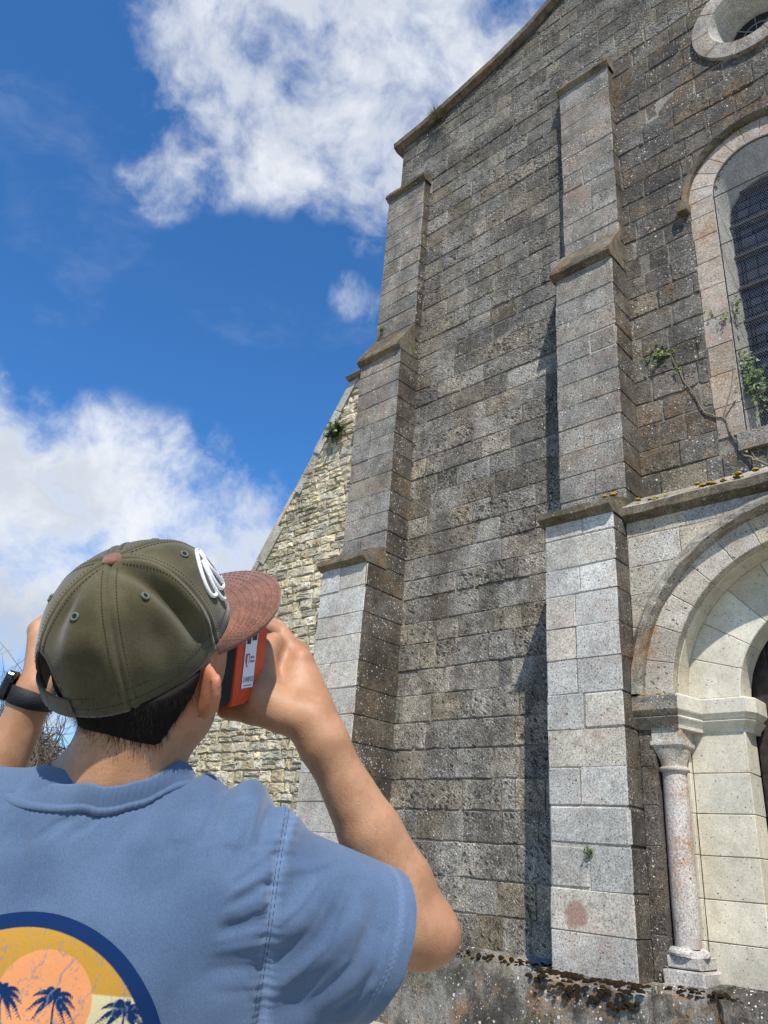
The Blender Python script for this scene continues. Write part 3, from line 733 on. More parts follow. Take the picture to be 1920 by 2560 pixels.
# ---------------------------------------------------------------- raking rubble wall
RUBX = -6.90
def rake(x): return 8.30 + (x + 7.57) * 1.512          # top edge, falling to the left
rub_mb = MB(); YR = .06
rub_mb.put([(RUBX, YR+.020, 0), (-13.0, YR+.020, 0), (-13.0, YR+.020, .05), (-7.57, YR+.020, 8.26), (RUBX, YR+.020, 8.5),
            (RUBX, .7, 0), (-13.0, .7, 0), (-13.0, .7, .05), (-7.57, .7, 8.26), (RUBX, .7, 8.5)], [(4,3,2,1,0), (3,8,7,2), (4,9,8,3), (1,2,7,6)])
rub = rub_mb.build('raking_buttress', M['mortar_rub'])
tag(rub, 'sloping raking buttress of cream rubble stones beside the corner', 'buttress')
rub_st = []
def lump(poly, y, proud):
    """rough field stone: domed irregular face"""
    n = len(poly); cx = sum(p[0] for p in poly)/n; cz = sum(p[1] for p in poly)/n; J = lambda a: random.uniform(-a, a)
    big = []
    for i in range(n):
        p, r = poly[i], poly[(i+1) % n]; big += [p, ((p[0]+r[0])/2 + J(.012), (p[1]+r[1])/2 + J(.012))]
    n = len(big); vs = []
    for k, yy in ((.50, -proud), (.84, -proud*.72), (1.0, proud*.15), (1.0, .05)):
        for x, z in big: vs.append((cx + (x-cx)*k + J(.006), y + yy + (J(.010) if k < .9 else 0), cz + (z-cz)*k + J(.005)))
    fs = [tuple(range(n))]
    for r in range(3):
        for i in range(n): j = (i+1) % n; fs.append((r*n+i, (r+1)*n+i, (r+1)*n+j, r*n+j))
    return vs, fs
z = .02
while z < 8.4:
    h = random.uniform(.075, .165); x = RUBX
    while x > -13.0:
        w = random.uniform(.10, .32) * (1.25 if h > .15 else 1); xa = x - w
        cx, cz = (x+xa)/2, z + h/2; top = rake(cx)
        if cz < top - .16 and cz < 8.2:
            n = 1 if h < .14 or random.random() < .7 else 2
            for k in range(n):
                z0, z1 = z + h*k/n, z + h*(k+1)/n; g_ = random.uniform(.004, .011); J = lambda a=.014: random.uniform(-a, a)
                poly = [(xa+g_+J(), z0+g_+J()), (x-g_+J(), z0+g_+J()), (x-g_+J(), z1-g_+J()), (xa+g_+J(), z1-g_+J())]
                v, f = lump(poly, YR, random.uniform(.003, .020))
                d = math.dist((cx, YR, cz), CAM_POS); c = CR @ (np.array([cx, YR, cz]) - CAM_POS)
                px, py = 960 + FPX*c[0]/-c[2], 1280 - FPX*c[1]/-c[2]
                vis = (px > 560 and py < 1600) or (430 < px and 1780 < py < 2010) or (px > 640 and py < 1760)
                t = random.gauss(1.0, .16) * (1.3 if random.random() < .12 else 1)
                rub_st.append((w*h/n/d**3 if vis else 0, v, f, (t, max(0, random.gauss(.28, .25)), random.uniform(0, .6))))
        x = xa
    z += h
rub_st.sort(key=lambda s: -s[0])
for a, v, f, t in rub_st[:300]: b = MB(); b.put(v, f, 0, t); b.build('stone', M['rubble'], rub)
b = MB()
for a, v, f, t in rub_st[300:]: b.put(v, f, 0, t)
tag(b.build('far_stones', M['rubble'], rub), kind='stuff')
# dressed coping along the rake, and the little capping at its head
x = -7.54
mcop = stone('coping_limestone', (.30, .28, .24), (.46, .43, .37), white=.5, black=.3, pit=.6)
while x > -12.8:
    L = random.uniform(.22, .42); xa = x - L; b = MB(); o = random.uniform(-.012, .022); g_ = .004
    za, zb = rake(xa+g_), rake(x-g_); w = random.uniform(.06, .24)
    vs = [(xa+g_, YR-.03+o, za), (x-g_, YR-.03+o, zb), (x-g_+w*.83, YR-.026+o, zb-w*.55), (xa+g_+w*.83, YR-.026+o, za-w*.55)]
    vs = vs + [(a, .74, c) for a, _, c in vs]
    b.put(vs, [(3,2,1,0), (0,1,5,4), (1,2,6,5), (3,0,4,7), (2,3,7,6)], 0, (random.gauss(1, .12), random.uniform(0, .4), .4)); b.build('coping_stone', mcop, rub); x = xa
b = MB(); b.put([(-7.62, -.03, 8.24), (-6.9, -.03, 8.31), (-6.9, -.03, 8.36), (-7.64, -.06, 8.30), (-6.9, .3, 8.75), (-7.4, .3, 8.72), (-7.6, .3, 8.24), (-6.9, .3, 8.31)],
      [(3,2,1,0), (3,5,4,2), (0,6,5,3), (0,1,7,6)]); b.build('cap_stone', M['ledge'], rub)
# ================================================================ the person
# ---- signed-distance modelling: smooth unions of tapered limbs, meshed with surface nets
class SDF:
    def __init__(s, lo, hi, h):
        s.lo = np.array(lo, float); s.h = h; s.n = np.ceil((np.array(hi) - s.lo) / h).astype(int) + 1
        s.D = np.full(s.n, 0.2, np.float32)
    def _sub(s, lo, hi):
        a = np.maximum(((lo - s.lo) / s.h).astype(int), 0); b = np.minimum(((hi - s.lo) / s.h).astype(int) + 2, s.n)
        if (b <= a).any(): return None
        ax = [(s.lo[i] + s.h * np.arange(a[i], b[i])).astype(np.float32) for i in range(3)]
        return tuple(slice(a[i], b[i]) for i in range(3)), ax
    def _apply(s, sl, d, k, op):
        D = s.D[sl]
        if op == 'sub': d = -d; h = np.maximum(k - np.abs(D - d), 0) / max(k, 1e-9); s.D[sl] = np.maximum(D, d) + h*h*k*.25
        else: h = np.maximum(k - np.abs(D - d), 0) / max(k, 1e-9); s.D[sl] = np.minimum(D, d) - h*h*k*.25
    def cone(s, a, b, ra, rb, k=.015, op='add', flat=None, cut=None):
        a, b = np.array(a, float), np.array(b, float); m = max(ra, rb) * (1.3 if flat is not None else 1) + k + .02
        g_ = s._sub(np.minimum(a, b) - m, np.maximum(a, b) + m)
        if g_ is None: return
        sl, ax = g_; X, Y, Z = np.meshgrid(*ax, indexing='ij', sparse=True)
        p = [X - a[0], Y - a[1], Z - a[2]]; ba = b - a
        if flat is not None:                    # (axis, factor): squash along an axis
            u, fac = np.array(flat[0], float), flat[1]; u = u / np.linalg.norm(u); t = (p[0]*u[0] + p[1]*u[1] + p[2]*u[2]) * (1/fac - 1)
            p = [p[i] + t*u[i] for i in range(3)]; ba = ba + u * (ba @ u) * (1/fac - 1)
        L2 = ba @ ba + 1e-12; t = np.clip((p[0]*ba[0] + p[1]*ba[1] + p[2]*ba[2]) / L2, 0, 1)
        d = np.sqrt(sum((p[i] - t*ba[i])**2 for i in range(3))) - (ra + (rb - ra)*t)
        if flat is not None: d = d * min(1.0, .5 + flat[1]*.5)
        if cut is not None:
            cp, cn = cut; d = np.maximum(d, (X-cp[0])*cn[0] + (Y-cp[1])*cn[1] + (Z-cp[2])*cn[2])
        s._apply(sl, d.astype(np.float32), k, op)
    def chain(s, pts, rs, k=.015, **kw):
        for i in range(len(pts)-1): s.cone(pts[i], pts[i+1], rs[i], rs[i+1], k, **kw)
    def ell(s, c, axes, r, k=.015, op='add'):
        c = np.array(c, float); m = max(r) + k + .02; g_ = s._sub(c - m, c + m)
        if g_ is None: return
        sl, ax = g_; X, Y, Z = np.meshgrid(*ax, indexing='ij', sparse=True); p = [X - c[0], Y - c[1], Z - c[2]]
        l = [p[0]*u[0] + p[1]*u[1] + p[2]*u[2] for u in axes]
        k0 = np.sqrt(sum((l[i]/r[i])**2 for i in range(3))); k1 = np.sqrt(sum((l[i]/r[i]**2)**2 for i in range(3))) + 1e-9
        s._apply(sl, (k0*(k0-1)/k1).astype(np.float32), k, op)
    def half(s, p, n):                          # cut away everything on the n side of p
        X, Y, Z = np.meshgrid(*[(s.lo[i] + s.h*np.arange(s.n[i])).astype(np.float32) for i in range(3)], indexing='ij', sparse=True)
        s.D = np.maximum(s.D, (X-p[0])*n[0] + (Y-p[1])*n[1] + (Z-p[2])*n[2])
    def under_cap(s, shrink, drop):             # keep only what lies inside the cap or below its rim
        X, Y, Z = np.meshgrid(*[(s.lo[i] + s.h*np.arange(s.n[i])).astype(np.float32) for i in range(3)], indexing='ij', sparse=True)
        p = [X - CO[0], Y - CO[1], Z - CO[2]]; l = [p[0]*u[0] + p[1]*u[1] + p[2]*u[2] for u in (CF, CL, CU)]
        k0 = np.sqrt((l[0]/(CA*shrink))**2 + (l[1]/(CBb*shrink))**2 + (l[2]/(CH*shrink))**2); de = (k0 - 1)*.08
        near = np.sqrt(l[0]**2 + l[1]**2 + l[2]**2) < .175
        s.D = np.where(near, np.maximum(s.D, np.minimum(de, l[2] + drop)), s.D).astype(np.float32)
    def mesh(s):
        D = s.D; S = D < 0; n = D.shape; c = np.zeros([i-1 for i in n], np.int8)
        for dx in (0, 1):
            for dy in (0, 1):
                for dz in (0, 1): c += S[dx:n[0]-1+dx, dy:n[1]-1+dy, dz:n[2]-1+dz]
        act = np.argwhere((c > 0) & (c < 8)); idx = np.full(c.shape, -1, np.int64); idx[tuple(act.T)] = np.arange(len(act))
        acc = np.zeros((len(act), 3)); cnt = np.zeros(len(act))
        corners = [(x, y, z) for x in (0, 1) for y in (0, 1) for z in (0, 1)]
        val = {k: D[act[:, 0]+k[0], act[:, 1]+k[1], act[:, 2]+k[2]] for k in corners}
        for a in corners:
            for ax in range(3):
                if a[ax] == 0:
                    b = list(a); b[ax] = 1; b = tuple(b); va, vb = val[a], val[b]; m = (va < 0) != (vb < 0)
                    t = np.where(m, va / np.where(m, va - vb, 1), 0); q_ = np.array(a, float)[None].repeat(len(act), 0); q_[:, ax] = t
                    acc[m] += q_[m]; cnt[m] += 1
        V = s.lo + s.h * (act + acc / cnt[:, None]); F = []
        for ax in range(3):
            o = [i for i in range(3) if i != ax]
            A = np.take(S, range(n[ax]-1), ax); B = np.take(S, range(1, n[ax]), ax); E = np.argwhere(A != B)
            E = E[(E[:, o[0]] > 0) & (E[:, o[1]] > 0) & (E[:, o[0]] < n[o[0]]-1) & (E[:, o[1]] < n[o[1]]-1)]
            q_ = []
            for d0, d1 in ((0, 0), (-1, 0), (-1, -1), (0, -1)):
                k = E.copy(); k[:, o[0]] += d0; k[:, o[1]] += d1; q_.append(idx[tuple(k.T)])
            q_ = np.stack(q_, 1); flip = A[tuple(E.T)] ^ (ax == 1); q_[flip] = q_[flip][:, ::-1]; F.append(q_)
        F = np.concatenate(F); F = F[(F >= 0).all(1)]
        return V, F[:, ::-1]
def smooth_verts(V, F, it=3, lam=.5):
    e = np.concatenate([F[:, [0, 1]], F[:, [1, 2]], F[:, [2, 3]], F[:, [3, 0]]]); e = np.concatenate([e, e[:, ::-1]])
    cnt = np.bincount(e[:, 0], minlength=len(V))[:, None] + 1e-9
    for _ in range(it):
        av = np.stack([np.bincount(e[:, 0], V[e[:, 1], i], len(V)) for i in range(3)], 1) / cnt; V = V + lam*(av - V)
    return V
def vnormals(V, F):
    n = np.cross(V[F[:, 2]] - V[F[:, 0]], V[F[:, 3]] - V[F[:, 1]]); N = np.zeros_like(V)
    for i in range(4): np.add.at(N, F[:, i], n)
    return N / (np.linalg.norm(N, axis=1, keepdims=True) + 1e-12)
def mesh_np(name, V, F, mat, parent=None, smooth=True, color=None):
    me = bpy.data.meshes.new(name); me.vertices.add(len(V)); me.vertices.foreach_set('co', V.astype(np.float32).ravel())
    k = F.shape[1]; me.loops.add(F.size); me.loops.foreach_set('vertex_index', F.astype(np.int32).ravel())
    me.polygons.add(len(F)); me.polygons.foreach_set('loop_start', np.arange(0, F.size, k, dtype=np.int32)); me.polygons.foreach_set('loop_total', np.full(len(F), k, np.int32))
    me.update(calc_edges=True); me.validate()
    for m in (mat if isinstance(mat, list) else [mat]): me.materials.append(m)
    if smooth: me.polygons.foreach_set('use_smooth', [True]*len(me.polygons))
    c = np.ones((len(V), 4)); c[:, :3] = (1, 0, 0) if color is None else color
    a = me.color_attributes.new('tint', 'FLOAT_COLOR', 'POINT'); a.data.foreach_set('color', c.ravel())
    return link(bpy.data.objects.new(name, me), parent)
def bvh_of(o):
    return BVHTree.FromPolygons([tuple(v.co) for v in o.data.vertices], [tuple(p.vertices) for p in o.data.polygons])

# ---- frames: body (right, forward, up from the nape) and head
ba = math.radians(5 - 44.2); FB = np.array([math.sin(ba), math.cos(ba), 0.]); RB = np.array([math.cos(ba), -math.sin(ba), 0.]); ZB = np.array([0, 0, 1.])
C7 = P(173, 2005, .80)
def B(r, f, z): return C7 + RB*r + FB*f + ZB*z
def BF(px, py, f):                              # the point on that sight line at body depth f
    d = wdir(px, py); return CAM_POS + d * (((C7 - CAM_POS) @ FB + f) / (d @ FB))
def tob(V): W = V - C7; return np.stack([W @ RB, W @ FB, W[:, 2]], 1)
az, el, ro = math.radians(27 - 44.2), math.radians(18), math.radians(10)
F0 = np.array([math.sin(az), math.cos(az), 0]); L0 = np.array([-math.cos(az), math.sin(az), 0])
HF = F0*math.cos(el) + ZB*math.sin(el); U0 = ZB*math.cos(el) - F0*math.sin(el)
HL = L0*math.cos(ro) + U0*math.sin(ro); HU = U0*math.cos(ro) - L0*math.sin(ro)
H0 = P(510, 1712, .85) + HF*.01 + HL*.075 + HU*.03
def H(x, y, z): return H0 + HF*x + HL*y + HU*z   # forward, left, up
CA, CBb, CH = .1115, .0885, .114                # cap half-length, half-width, height
CO = np.array([-0.797, -6.3562, 1.6395]); CF, CL, CU = np.array([[0.2266, 0.7173, 0.6589], [-0.8791, -0.1406, 0.4554], [0.4193, -0.6824, 0.5987]])
CO = CO - CF*.007
def Cp(x, y, z): return CO + CF*x + CL*y + CU*z  # cap frame

# ---- skin
msk, q = new_mat('skin')
n1 = q.noise(q.pos, 28, 4, .6); n2 = q.noise(q.pos, 240, 3, .6)
c = q.mix(q.step(n1, .35, .65), (0.350, 0.178, 0.092), (0.435, 0.232, 0.128))
c = q.mix(q.tint.outputs[1], c, (0.43, 0.12, 0.065))
c = q.mix(q.step(q.voro(q.pos, 95), .05, .09, .35, 0.0), c, (0.30, 0.13, 0.07))
bmp = q.math('ADD', q.math('MULTIPLY', n2, .5), q.voro(q.pos, 420))
finish(q, c, .52, bmp, .12, .002, Subsurface_Weight=.22, Subsurface_Radius=(.012, .005, .003), Subsurface_Scale=.6, Specular_IOR_Level=.35)

person = empty('person', 'person seen from behind in blue T-shirt and olive cap, both arms raised', 'person', tuple(B(0, .1, 0)[:2]) + (0.0,))
PINV = Matrix.Translation(-Vector(person.location))
def own(o, parent=None):
    """make a mesh built in world space a part of the person"""
    o.parent = parent or person
    if (parent or person) is person: o.data.transform(PINV); o.data.update()
    else: o.data.transform(PINV); o.data.update()
    return o

W = lambda px, py, f: BF(px, py, f)
s = SDF(B(0, 0, 0) - np.array([.62, .45, .62]), B(0, 0, 0) + np.array([.62, .62, .52]), .0033)
# torso core (under the shirt), neck, trapezius
s.cone(B(0, .11, -.12), B(0, .11, -.48), .10, .095, .02, flat=(RB, 1.55))
s.cone(B(-.15, .07, -.055), B(.15, .07, -.055), .042, .042, .03)
nk0, nk1 = B(.012, .072, -.05), H(-.028, 0, -.075)
s.cone(nk0, nk1, .066, .056, .03)
for r in (-1, 1): s.cone(B(r*.03 + .01, .068, .020), B(r*.14, .07, -.045), .036, .032, .04)
# head
s.ell(H(-.008, 0, .015), (HF, HL, HU), (.092, .072, .095), .02)
s.ell(H(.040, 0, -.038), (HF, HL, HU), (.046, .052, .060), .03)
s.cone(H(-.004, -.046, -.060), H(.060, -.012, -.094), .014, .012, .03); s.cone(H(-.004, .046, -.060), H(.060, .012, -.094), .014, .012, .03)
s.ell(H(.064, 0, -.092), (HF, HL, HU), (.016, .018, .014), .03)
s.cone(H(.088, 0, -.005), H(.112, 0, -.045), .008, .013, .012); s.ell(H(.088, 0, -.078), (HF, HL, HU), (.010, .022, .010), .01)
for r in (-1, 1): s.ell(H(.072, r*.032, -.012), (HF, HL, HU), (.012, .014, .010), .008)
for r in (-1, 1): s.cone(H(.018, r*.030, -.080), B(.012 + r*.040, .105, -.03), .026, .040, .03)
# ears
for r in (-1, 1):
    out = -HL * -r if False else HL * r
    d = _unit(-HF*.46 + out*.89); nn = _unit(np.cross(d, HU)); E = H(-.004, r*.070, -.030)
    up = _unit(HU - HF*.18)
    s.ell(E + d*.012, (d, up, nn), (.021, .032, .0062), .009)
    rim = [E + d*(.009 + .024*math.sin(a)) + up*(.032*math.cos(a)) for a in np.linspace(-.75, 2.75, 16)]
    s.chain(rim, [.0030] + [.0042]*14 + [.0034], .005)
    s.ell(E + d*.008 - up*.027, (d, up, nn), (.010, .013, .006), .008)
    front = nn if nn @ HF > 0 else -nn
    s.ell(E + d*.013 + front*.0095 + up*.004, (d, up, nn), (.015, .023, .0075), .004, op='sub')
# right arm
sh, el_, wr = B(.185, .08, -.07), W(1052, 2325, .24), W(806, 1852, .165)
s.chain([sh, el_], [.052, .0450], .008)
olec = W(1112, 2346, .24); s.ell(olec, (RB, FB, ZB), (.016, .017, .019), .018)
fa = _unit(wr - el_); s.chain([el_, el_ + fa*.06, el_ + fa*.13, wr - fa*.02, wr], [.0400, .0435, .0385, .0285, .0275], .010)
sd = _unit(np.cross(fa, FB)); s.cone(el_ + fa*.03 + sd*.004, el_ + fa*.11, .040, .034, .012)
# right hand: metacarpals, thumb and four fingers closed on the viewer
ix, md_, rg, lt = W(752, 1652, .185), W(742, 1632, .205), W(733, 1630, .225), W(722, 1648, .242)
for tip, r0, r1 in ((ix, .020, .0135), (md_, .019, .0135), (rg, .018, .013), (lt, .017, .012)): s.cone(wr, tip, r0, r1, .02)
s.cone(W(770, 1780, .175), W(735, 1690, .20), .026, .020, .025)
th = [W(770, 1800, .155), W(706, 1780, .148), W(632, 1782, .150), W(562, 1776, .156)]
s.chain([wr, th[0], th[1]], [.024, .021, .0165], .02); s.chain(th[1:], [.0160, .0140, .0110], .008)
s.cone(W(715, 1770, .158), W(728, 1680, .185), .018, .015, .022)
s.chain([W(684, 1606, .170), W(650, 1640, .156), W(644, 1690, .148), W(655, 1745, .142), W(700, 1782, .148)], [.014, .0165, .0175, .019, .021], .02)
fingers = [[ix, W(706, 1585, .190), W(655, 1556, .205), W(610, 1556, .22)], [md_, W(694, 1570, .215), W(646, 1543, .235), W(600, 1548, .25)],
           [rg, W(690, 1575, .24), W(642, 1552, .26), W(600, 1560, .272)], [lt, W(686, 1600, .258), W(646, 1584, .275), W(612, 1590, .285)]]
for fg, r in zip(fingers, (.0105, .0108, .0102, .0090)):
    s.chain(fg, [r*1.22, r*1.02, r*.94, r*.80], .006)
    s.ell(fg[0] - wdir(740, 1650)*.003 + np.array([0, 0, .002]), (RB, FB, ZB), (r*1.35, r*1.35, r*1.35), .007)
    ten = _unit(fg[0] - wr); s.cone(fg[0] - ten*.055 - wdir(740, 1650)*.012, fg[0] - ten*.005 - wdir(740, 1650)*.006, .0035, .0045, .010)
# left arm and hand
le, lw = W(-160, 2290, .27), W(90, 1720, .235)
s.chain([B(-.185, .08, -.055), le], [.050, .041], .02)
fl = _unit(lw - le); s.chain([le, le + fl*.07, le + fl*.15, lw - fl*.02, lw], [.040, .042, .036, .0255, .0235], .015)
lm = [W(92, 1575, .275), W(112, 1568, .285), W(130, 1570, .295), W(150, 1585, .30)]
for tip, r0, r1 in zip(lm, (.015, .016, .016, .015), (.0125, .013, .0125, .012)): s.cone(lw, tip, r0, r1, .015)
s.chain([lw, W(130, 1690, .255), W(200, 1660, .27), W(270, 1655, .285)], [.017, .016, .0135, .011], .012)
for k, m_ in enumerate(lm): s.chain([m_, W(150 + k*12, 1520 + k*8, .30 + k*.008), W(215 + k*8, 1515 + k*10, .315 + k*.008), W(262, 1540 + k*12, .315 + k*.01)], [.0125, .0105, .0098, .0085], .006)
s.under_cap(.93, .012)
V, F = s.mesh(); V = smooth_verts(V, F, 3, .5)
# flush: ears, knuckles, elbow and fingertips carry more blood
red = np.zeros(len(V))
for p, r, a in ((H(-.02, -.088, -.03), .045, .55), (olec, .05, .25), (ix, .022, .35), (md_, .022, .3), (th[3], .03, .3), (W(735, 1690, .2), .05, .12)):
    red = np.maximum(red, a*np.exp(-(np.linalg.norm(V - p, axis=1)/r)**2))
body = mesh_np('body', V, F, msk, color=np.stack([np.ones(len(V)), red, np.zeros(len(V))], 1)); own(body)
# fine dark hairs along the forearms
b = MB(); mah = simple('arm_hair', (.06, .035, .02), .6); r_ = np.random.default_rng(12); NB = vnormals(V, F)
for e0, dr, L_ in ((el_, fa, .24), (le, fl, .22)):
    t = (V - e0) @ dr; rad = np.linalg.norm(V - e0 - t[:, None]*dr, axis=1); cand = np.where((t > .02) & (t < L_) & (rad < .06))[0]
    for i in r_.choice(cand, 1900):
        p = V[i]; g_ = _unit(dr*.75 + NB[i]*.45 + r_.normal(size=3)*.28); l_ = r_.uniform(.003, .008); w = _unit(np.cross(g_, NB[i]))*.00007
        b.put([p + w, p - w, p + g_*l_ - NB[i]*l_*.12], [(0, 1, 2)])
tag(own(b.build('arm_hair', mah), body), kind='stuff')
body_bvh = BVHTree.FromPolygons(V.tolist(), F.tolist())
# ---- shirt
def fabric(name, c0, c1, weave=900, fade=.5, rough=.92):
    m, q = new_mat(name); n1 = q.noise(q.pos, 9, 5, .6); n2 = q.noise(q.pos, 620, 2, .6)
    wv = q.add('ShaderNodeTexWave', {'wave_type': 'BANDS', 'bands_direction': 'DIAGONAL'}, {'Vector': q.pos, 'Scale': weave/6.3, 'Distortion': 1.5, 'Detail': 1.0}).outputs[1]
    c = q.mix(q.step(n1, .32, .68), c0, c1); k = q.step(n2, .25, .75, .86, 1.14)
    c = q.mix(1.0, c, q.add('ShaderNodeCombineColor', None, {0: k, 1: k, 2: k}).outputs[0], 'MULTIPLY')
    c = q.mix(q.tint.outputs[1], c, tuple(min(1, x*1.5 + .03) for x in c1))
    finish(q, c, rough, q.math('ADD', q.math('MULTIPLY', wv, .1), n2), .18, .0012, Sheen_Weight=.25, Specular_IOR_Level=.2); return m
mshirt = fabric('faded_blue_jersey', (0.060, 0.097, 0.166), (0.083, 0.129, 0.212))
b3 = lambda r, f, z: np.array([r, f, z], float); EX = np.eye(3)
s = SDF((-.44, -.06, -.52), (.44, .30, .10), .0027)
s.cone(b3(0, .10, -.13), b3(0, .10, -.50), .118, .120, .03, flat=(EX[0], 1.66))
s.cone(b3(-.155, .068, -.035), b3(.165, .068, -.030), .060, .060, .04)
s.cone(b3(.0, .060, -.05), b3(.004, .060, -.004), .074, .068, .03)
for sg in (-1, 1): s.cone(b3(sg*.045, .064, -.012), b3(sg*.145, .068, -.032), .046, .058, .03)
s.ell(b3(.10, .03, -.12), EX, (.10, .052, .10), .04); s.ell(b3(-.10, .03, -.12), EX, (.10, .052, .10), .04)
SLV = ((1, b3(.322, .172, -.117), .076), (-1, b3(-.325, .18, -.11), .078))
for sg, hp, hr in SLV:
    s0 = b3(sg*.172, .080, -.073); d = _unit(hp - s0)
    s.cone(s0, hp + d*.05, .082, hr + .003, .035, cut=(hp, d))
    s.cone(b3(sg*.175, .10, -.19), b3(sg*.255, .14, -.155), .065, .045, .05)
# openings: neck and sleeves
s.cone(b3(.006, .068, -.06), b3(.006, .066, .10), .056, .064, .004, op='sub')
for sg, hp, hr in SLV:
    s0 = b3(sg*.172, .080, -.073); d = _unit(hp - s0); s.cone(hp - d*.075, hp + d*.08, hr*.45, hr - .004 + .003, .004, op='sub')
s.half(b3(0, 0, -.50), np.array([0, 0, -1.]))
V, F = s.mesh(); V = C7 + V[:, :1]*RB + V[:, 1:2]*FB + V[:, 2:]*ZB; V = smooth_verts(V, F, 4, .5); N = vnormals(V, F)
if ((V - V.mean(0))*N).sum() < 0: F = F[:, ::-1]; N = -N
# folds: ridges (+) and valleys (-) that run along lines laid over the cloth, given as sight lines from behind
def proj(Vw):
    c = (Vw - CAM_POS) @ CR.T; return np.stack([960 + FPX*c[:, 0]/-c[:, 2], 1280 - FPX*c[:, 1]/-c[:, 2]], 1)
PX = proj(V)
# the folds are carried by body-space lines, so they stay on the cloth from any side
R2 = tob(V)
def surf2(px, py, f): p = tob(BF(px, py, f)[None])[0]; return (p[0], p[2])
def fold(pts, f, w, a, asym=0.0):
    """pts: picture points where the fold was seen; turned into lines on the back plane (right, up)"""
    global disp
    L = np.array([surf2(x, y, f) for x, y in pts]); best = np.full(len(V), 9.0); sgn = np.zeros(len(V)); tt = np.zeros(len(V))
    tot = len(L) - 1
    for i in range(tot):
        a_, b_ = L[i], L[i+1]; ab = b_ - a_; p = R2[:, [0, 2]] - a_; t = np.clip((p @ ab)/(ab @ ab), 0, 1); q_ = p - t[:, None]*ab
        dd = np.hypot(q_[:, 0], q_[:, 1]); m = dd < best; best[m] = dd[m]; sgn[m] = np.sign(ab[0]*p[m, 1] - ab[1]*p[m, 0]); tt[m] = (i + t[m])/tot
    end = np.clip(np.minimum(tt, 1-tt)*5, 0, 1)**.7; ww = w*np.where(sgn > 0, 1 + asym, 1 - asym)
    disp += a*end*np.exp(-(best/ww)**2)*(R2[:, 1] < .13 if f < .06 else 1.0)
disp = np.zeros(len(V))
for pts, f, w, a in [(p_, f_, w_*1.35, a_*(.50 if f_ < .06 else .68)) for p_, f_, w_, a_ in (
    ([(455, 1990), (425, 2060), (380, 2140)], .03, .006, .0035), ([(490, 1990), (480, 2070), (445, 2160)], .03, .005, -.0025), ([(520, 1975), (510, 2050), (460, 2170)], .03, .006, .0040),
    ([(560, 1985), (545, 2060), (500, 2160)], .03, .005, -.003), ([(598, 1990), (585, 2060), (540, 2140)], .04, .008, .0035), ([(650, 1990), (640, 2060), (600, 2130)], .04, .007, .0030), ([(625, 1990), (618, 2050)], .04, .005, -.003),
    ([(690, 1990), (672, 2080)], .04, .006, -.003), ([(330, 2010), (290, 2080), (200, 2140)], .0, .008, .0030), ([(400, 1990), (350, 2060), (290, 2120)], .01, .007, -.0025),
    ([(690, 2150), (640, 2200), (570, 2240)], .02, .010, .0050), ([(686, 2195), (640, 2235), (590, 2262)], .02, .006, -.0055), ([(684, 2240), (630, 2275), (560, 2300)], .02, .008, .0045), ([(676, 2290), (620, 2315), (560, 2330)], .02, .007, -.0045),
    ([(670, 2330), (610, 2350), (540, 2350)], .02, .008, .0035), ([(660, 2390), (600, 2400), (520, 2390)], .02, .009, -.003), ([(650, 2470), (560, 2490), (470, 2480)], .02, .014, .003),
    ([(0, 2120), (60, 2150), (130, 2120), (180, 2060)], -.0, .014, .0045), ([(20, 2060), (60, 2100), (90, 2090)], .0, .012, -.006), ([(130, 2060), (170, 2080), (160, 2040)], .0, .010, -.003),
    ([(660, 2470), (740, 2420), (830, 2370), (890, 2290), (908, 2200)], .10, .013, .0085), ([(660, 2440), (740, 2385), (815, 2335), (870, 2260), (880, 2190)], .10, .010, -.0075),
    ([(690, 2530), (790, 2470), (880, 2400), (930, 2310), (948, 2220)], .11, .012, -.0060), ([(720, 2550), (830, 2500), (920, 2420), (965, 2330)], .12, .014, .0050), ([(700, 2330), (780, 2290), (840, 2220), (850, 2160)], .09, .013, .0060),
    ([(700, 2250), (770, 2220), (810, 2150)], .08, .014, -.0040), ([(760, 2535), (850, 2525), (930, 2470)], .11, .010, -.0045))]: fold(pts, f, w, a)
# sharper pulls in the jersey, drawn towards the raised arms
rf = np.random.default_rng(31)
for x0, y0, x1, y1 in ((440, 1975, 405, 2110), (470, 1968, 440, 2130), (505, 1965, 470, 2140), (540, 1975, 505, 2150), (575, 1985, 548, 2150), (612, 1980, 580, 2160), (642, 1985, 622, 2130), (668, 1985, 648, 2150), (705, 2010, 690, 2110),
                       (695, 2130, 590, 2215), (692, 2172, 575, 2245), (690, 2215, 570, 2285), (686, 2262, 560, 2318), (680, 2310, 545, 2345), (672, 2360, 530, 2375), (664, 2420, 520, 2420), (655, 2480, 540, 2470),
                       (300, 2030, 210, 2110), (250, 2040, 150, 2120), (200, 2045, 110, 2110), (100, 2040, 60, 2120), (60, 2030, 20, 2110)):
    mx, my = (x0+x1)/2 + rf.uniform(-10, 10), (y0+y1)/2 + rf.uniform(-10, 10); sgn_ = 1 if rf.random() < .6 else -1
    fold([(x0, y0), (mx, my), (x1, y1)], .02, rf.uniform(.0030, .0052), sgn_*rf.uniform(.0010, .0019), .4)
for x0, y0, mx, my, x1, y1 in ((720, 2450, 830, 2350, 885, 2210), (700, 2400, 790, 2320, 850, 2200), (760, 2500, 880, 2390, 930, 2250), (730, 2180, 800, 2170, 850, 2150), (720, 2300, 770, 2260, 820, 2190), (900, 2480, 950, 2400, 975, 2300), (840, 2530, 900, 2490, 950, 2420)):
    fold([(x0, y0), (mx, my), (x1, y1)], .10, rf.uniform(.0035, .006), rf.uniform(.0014, .0024)*(1 if rf.random() < .6 else -1), .4)
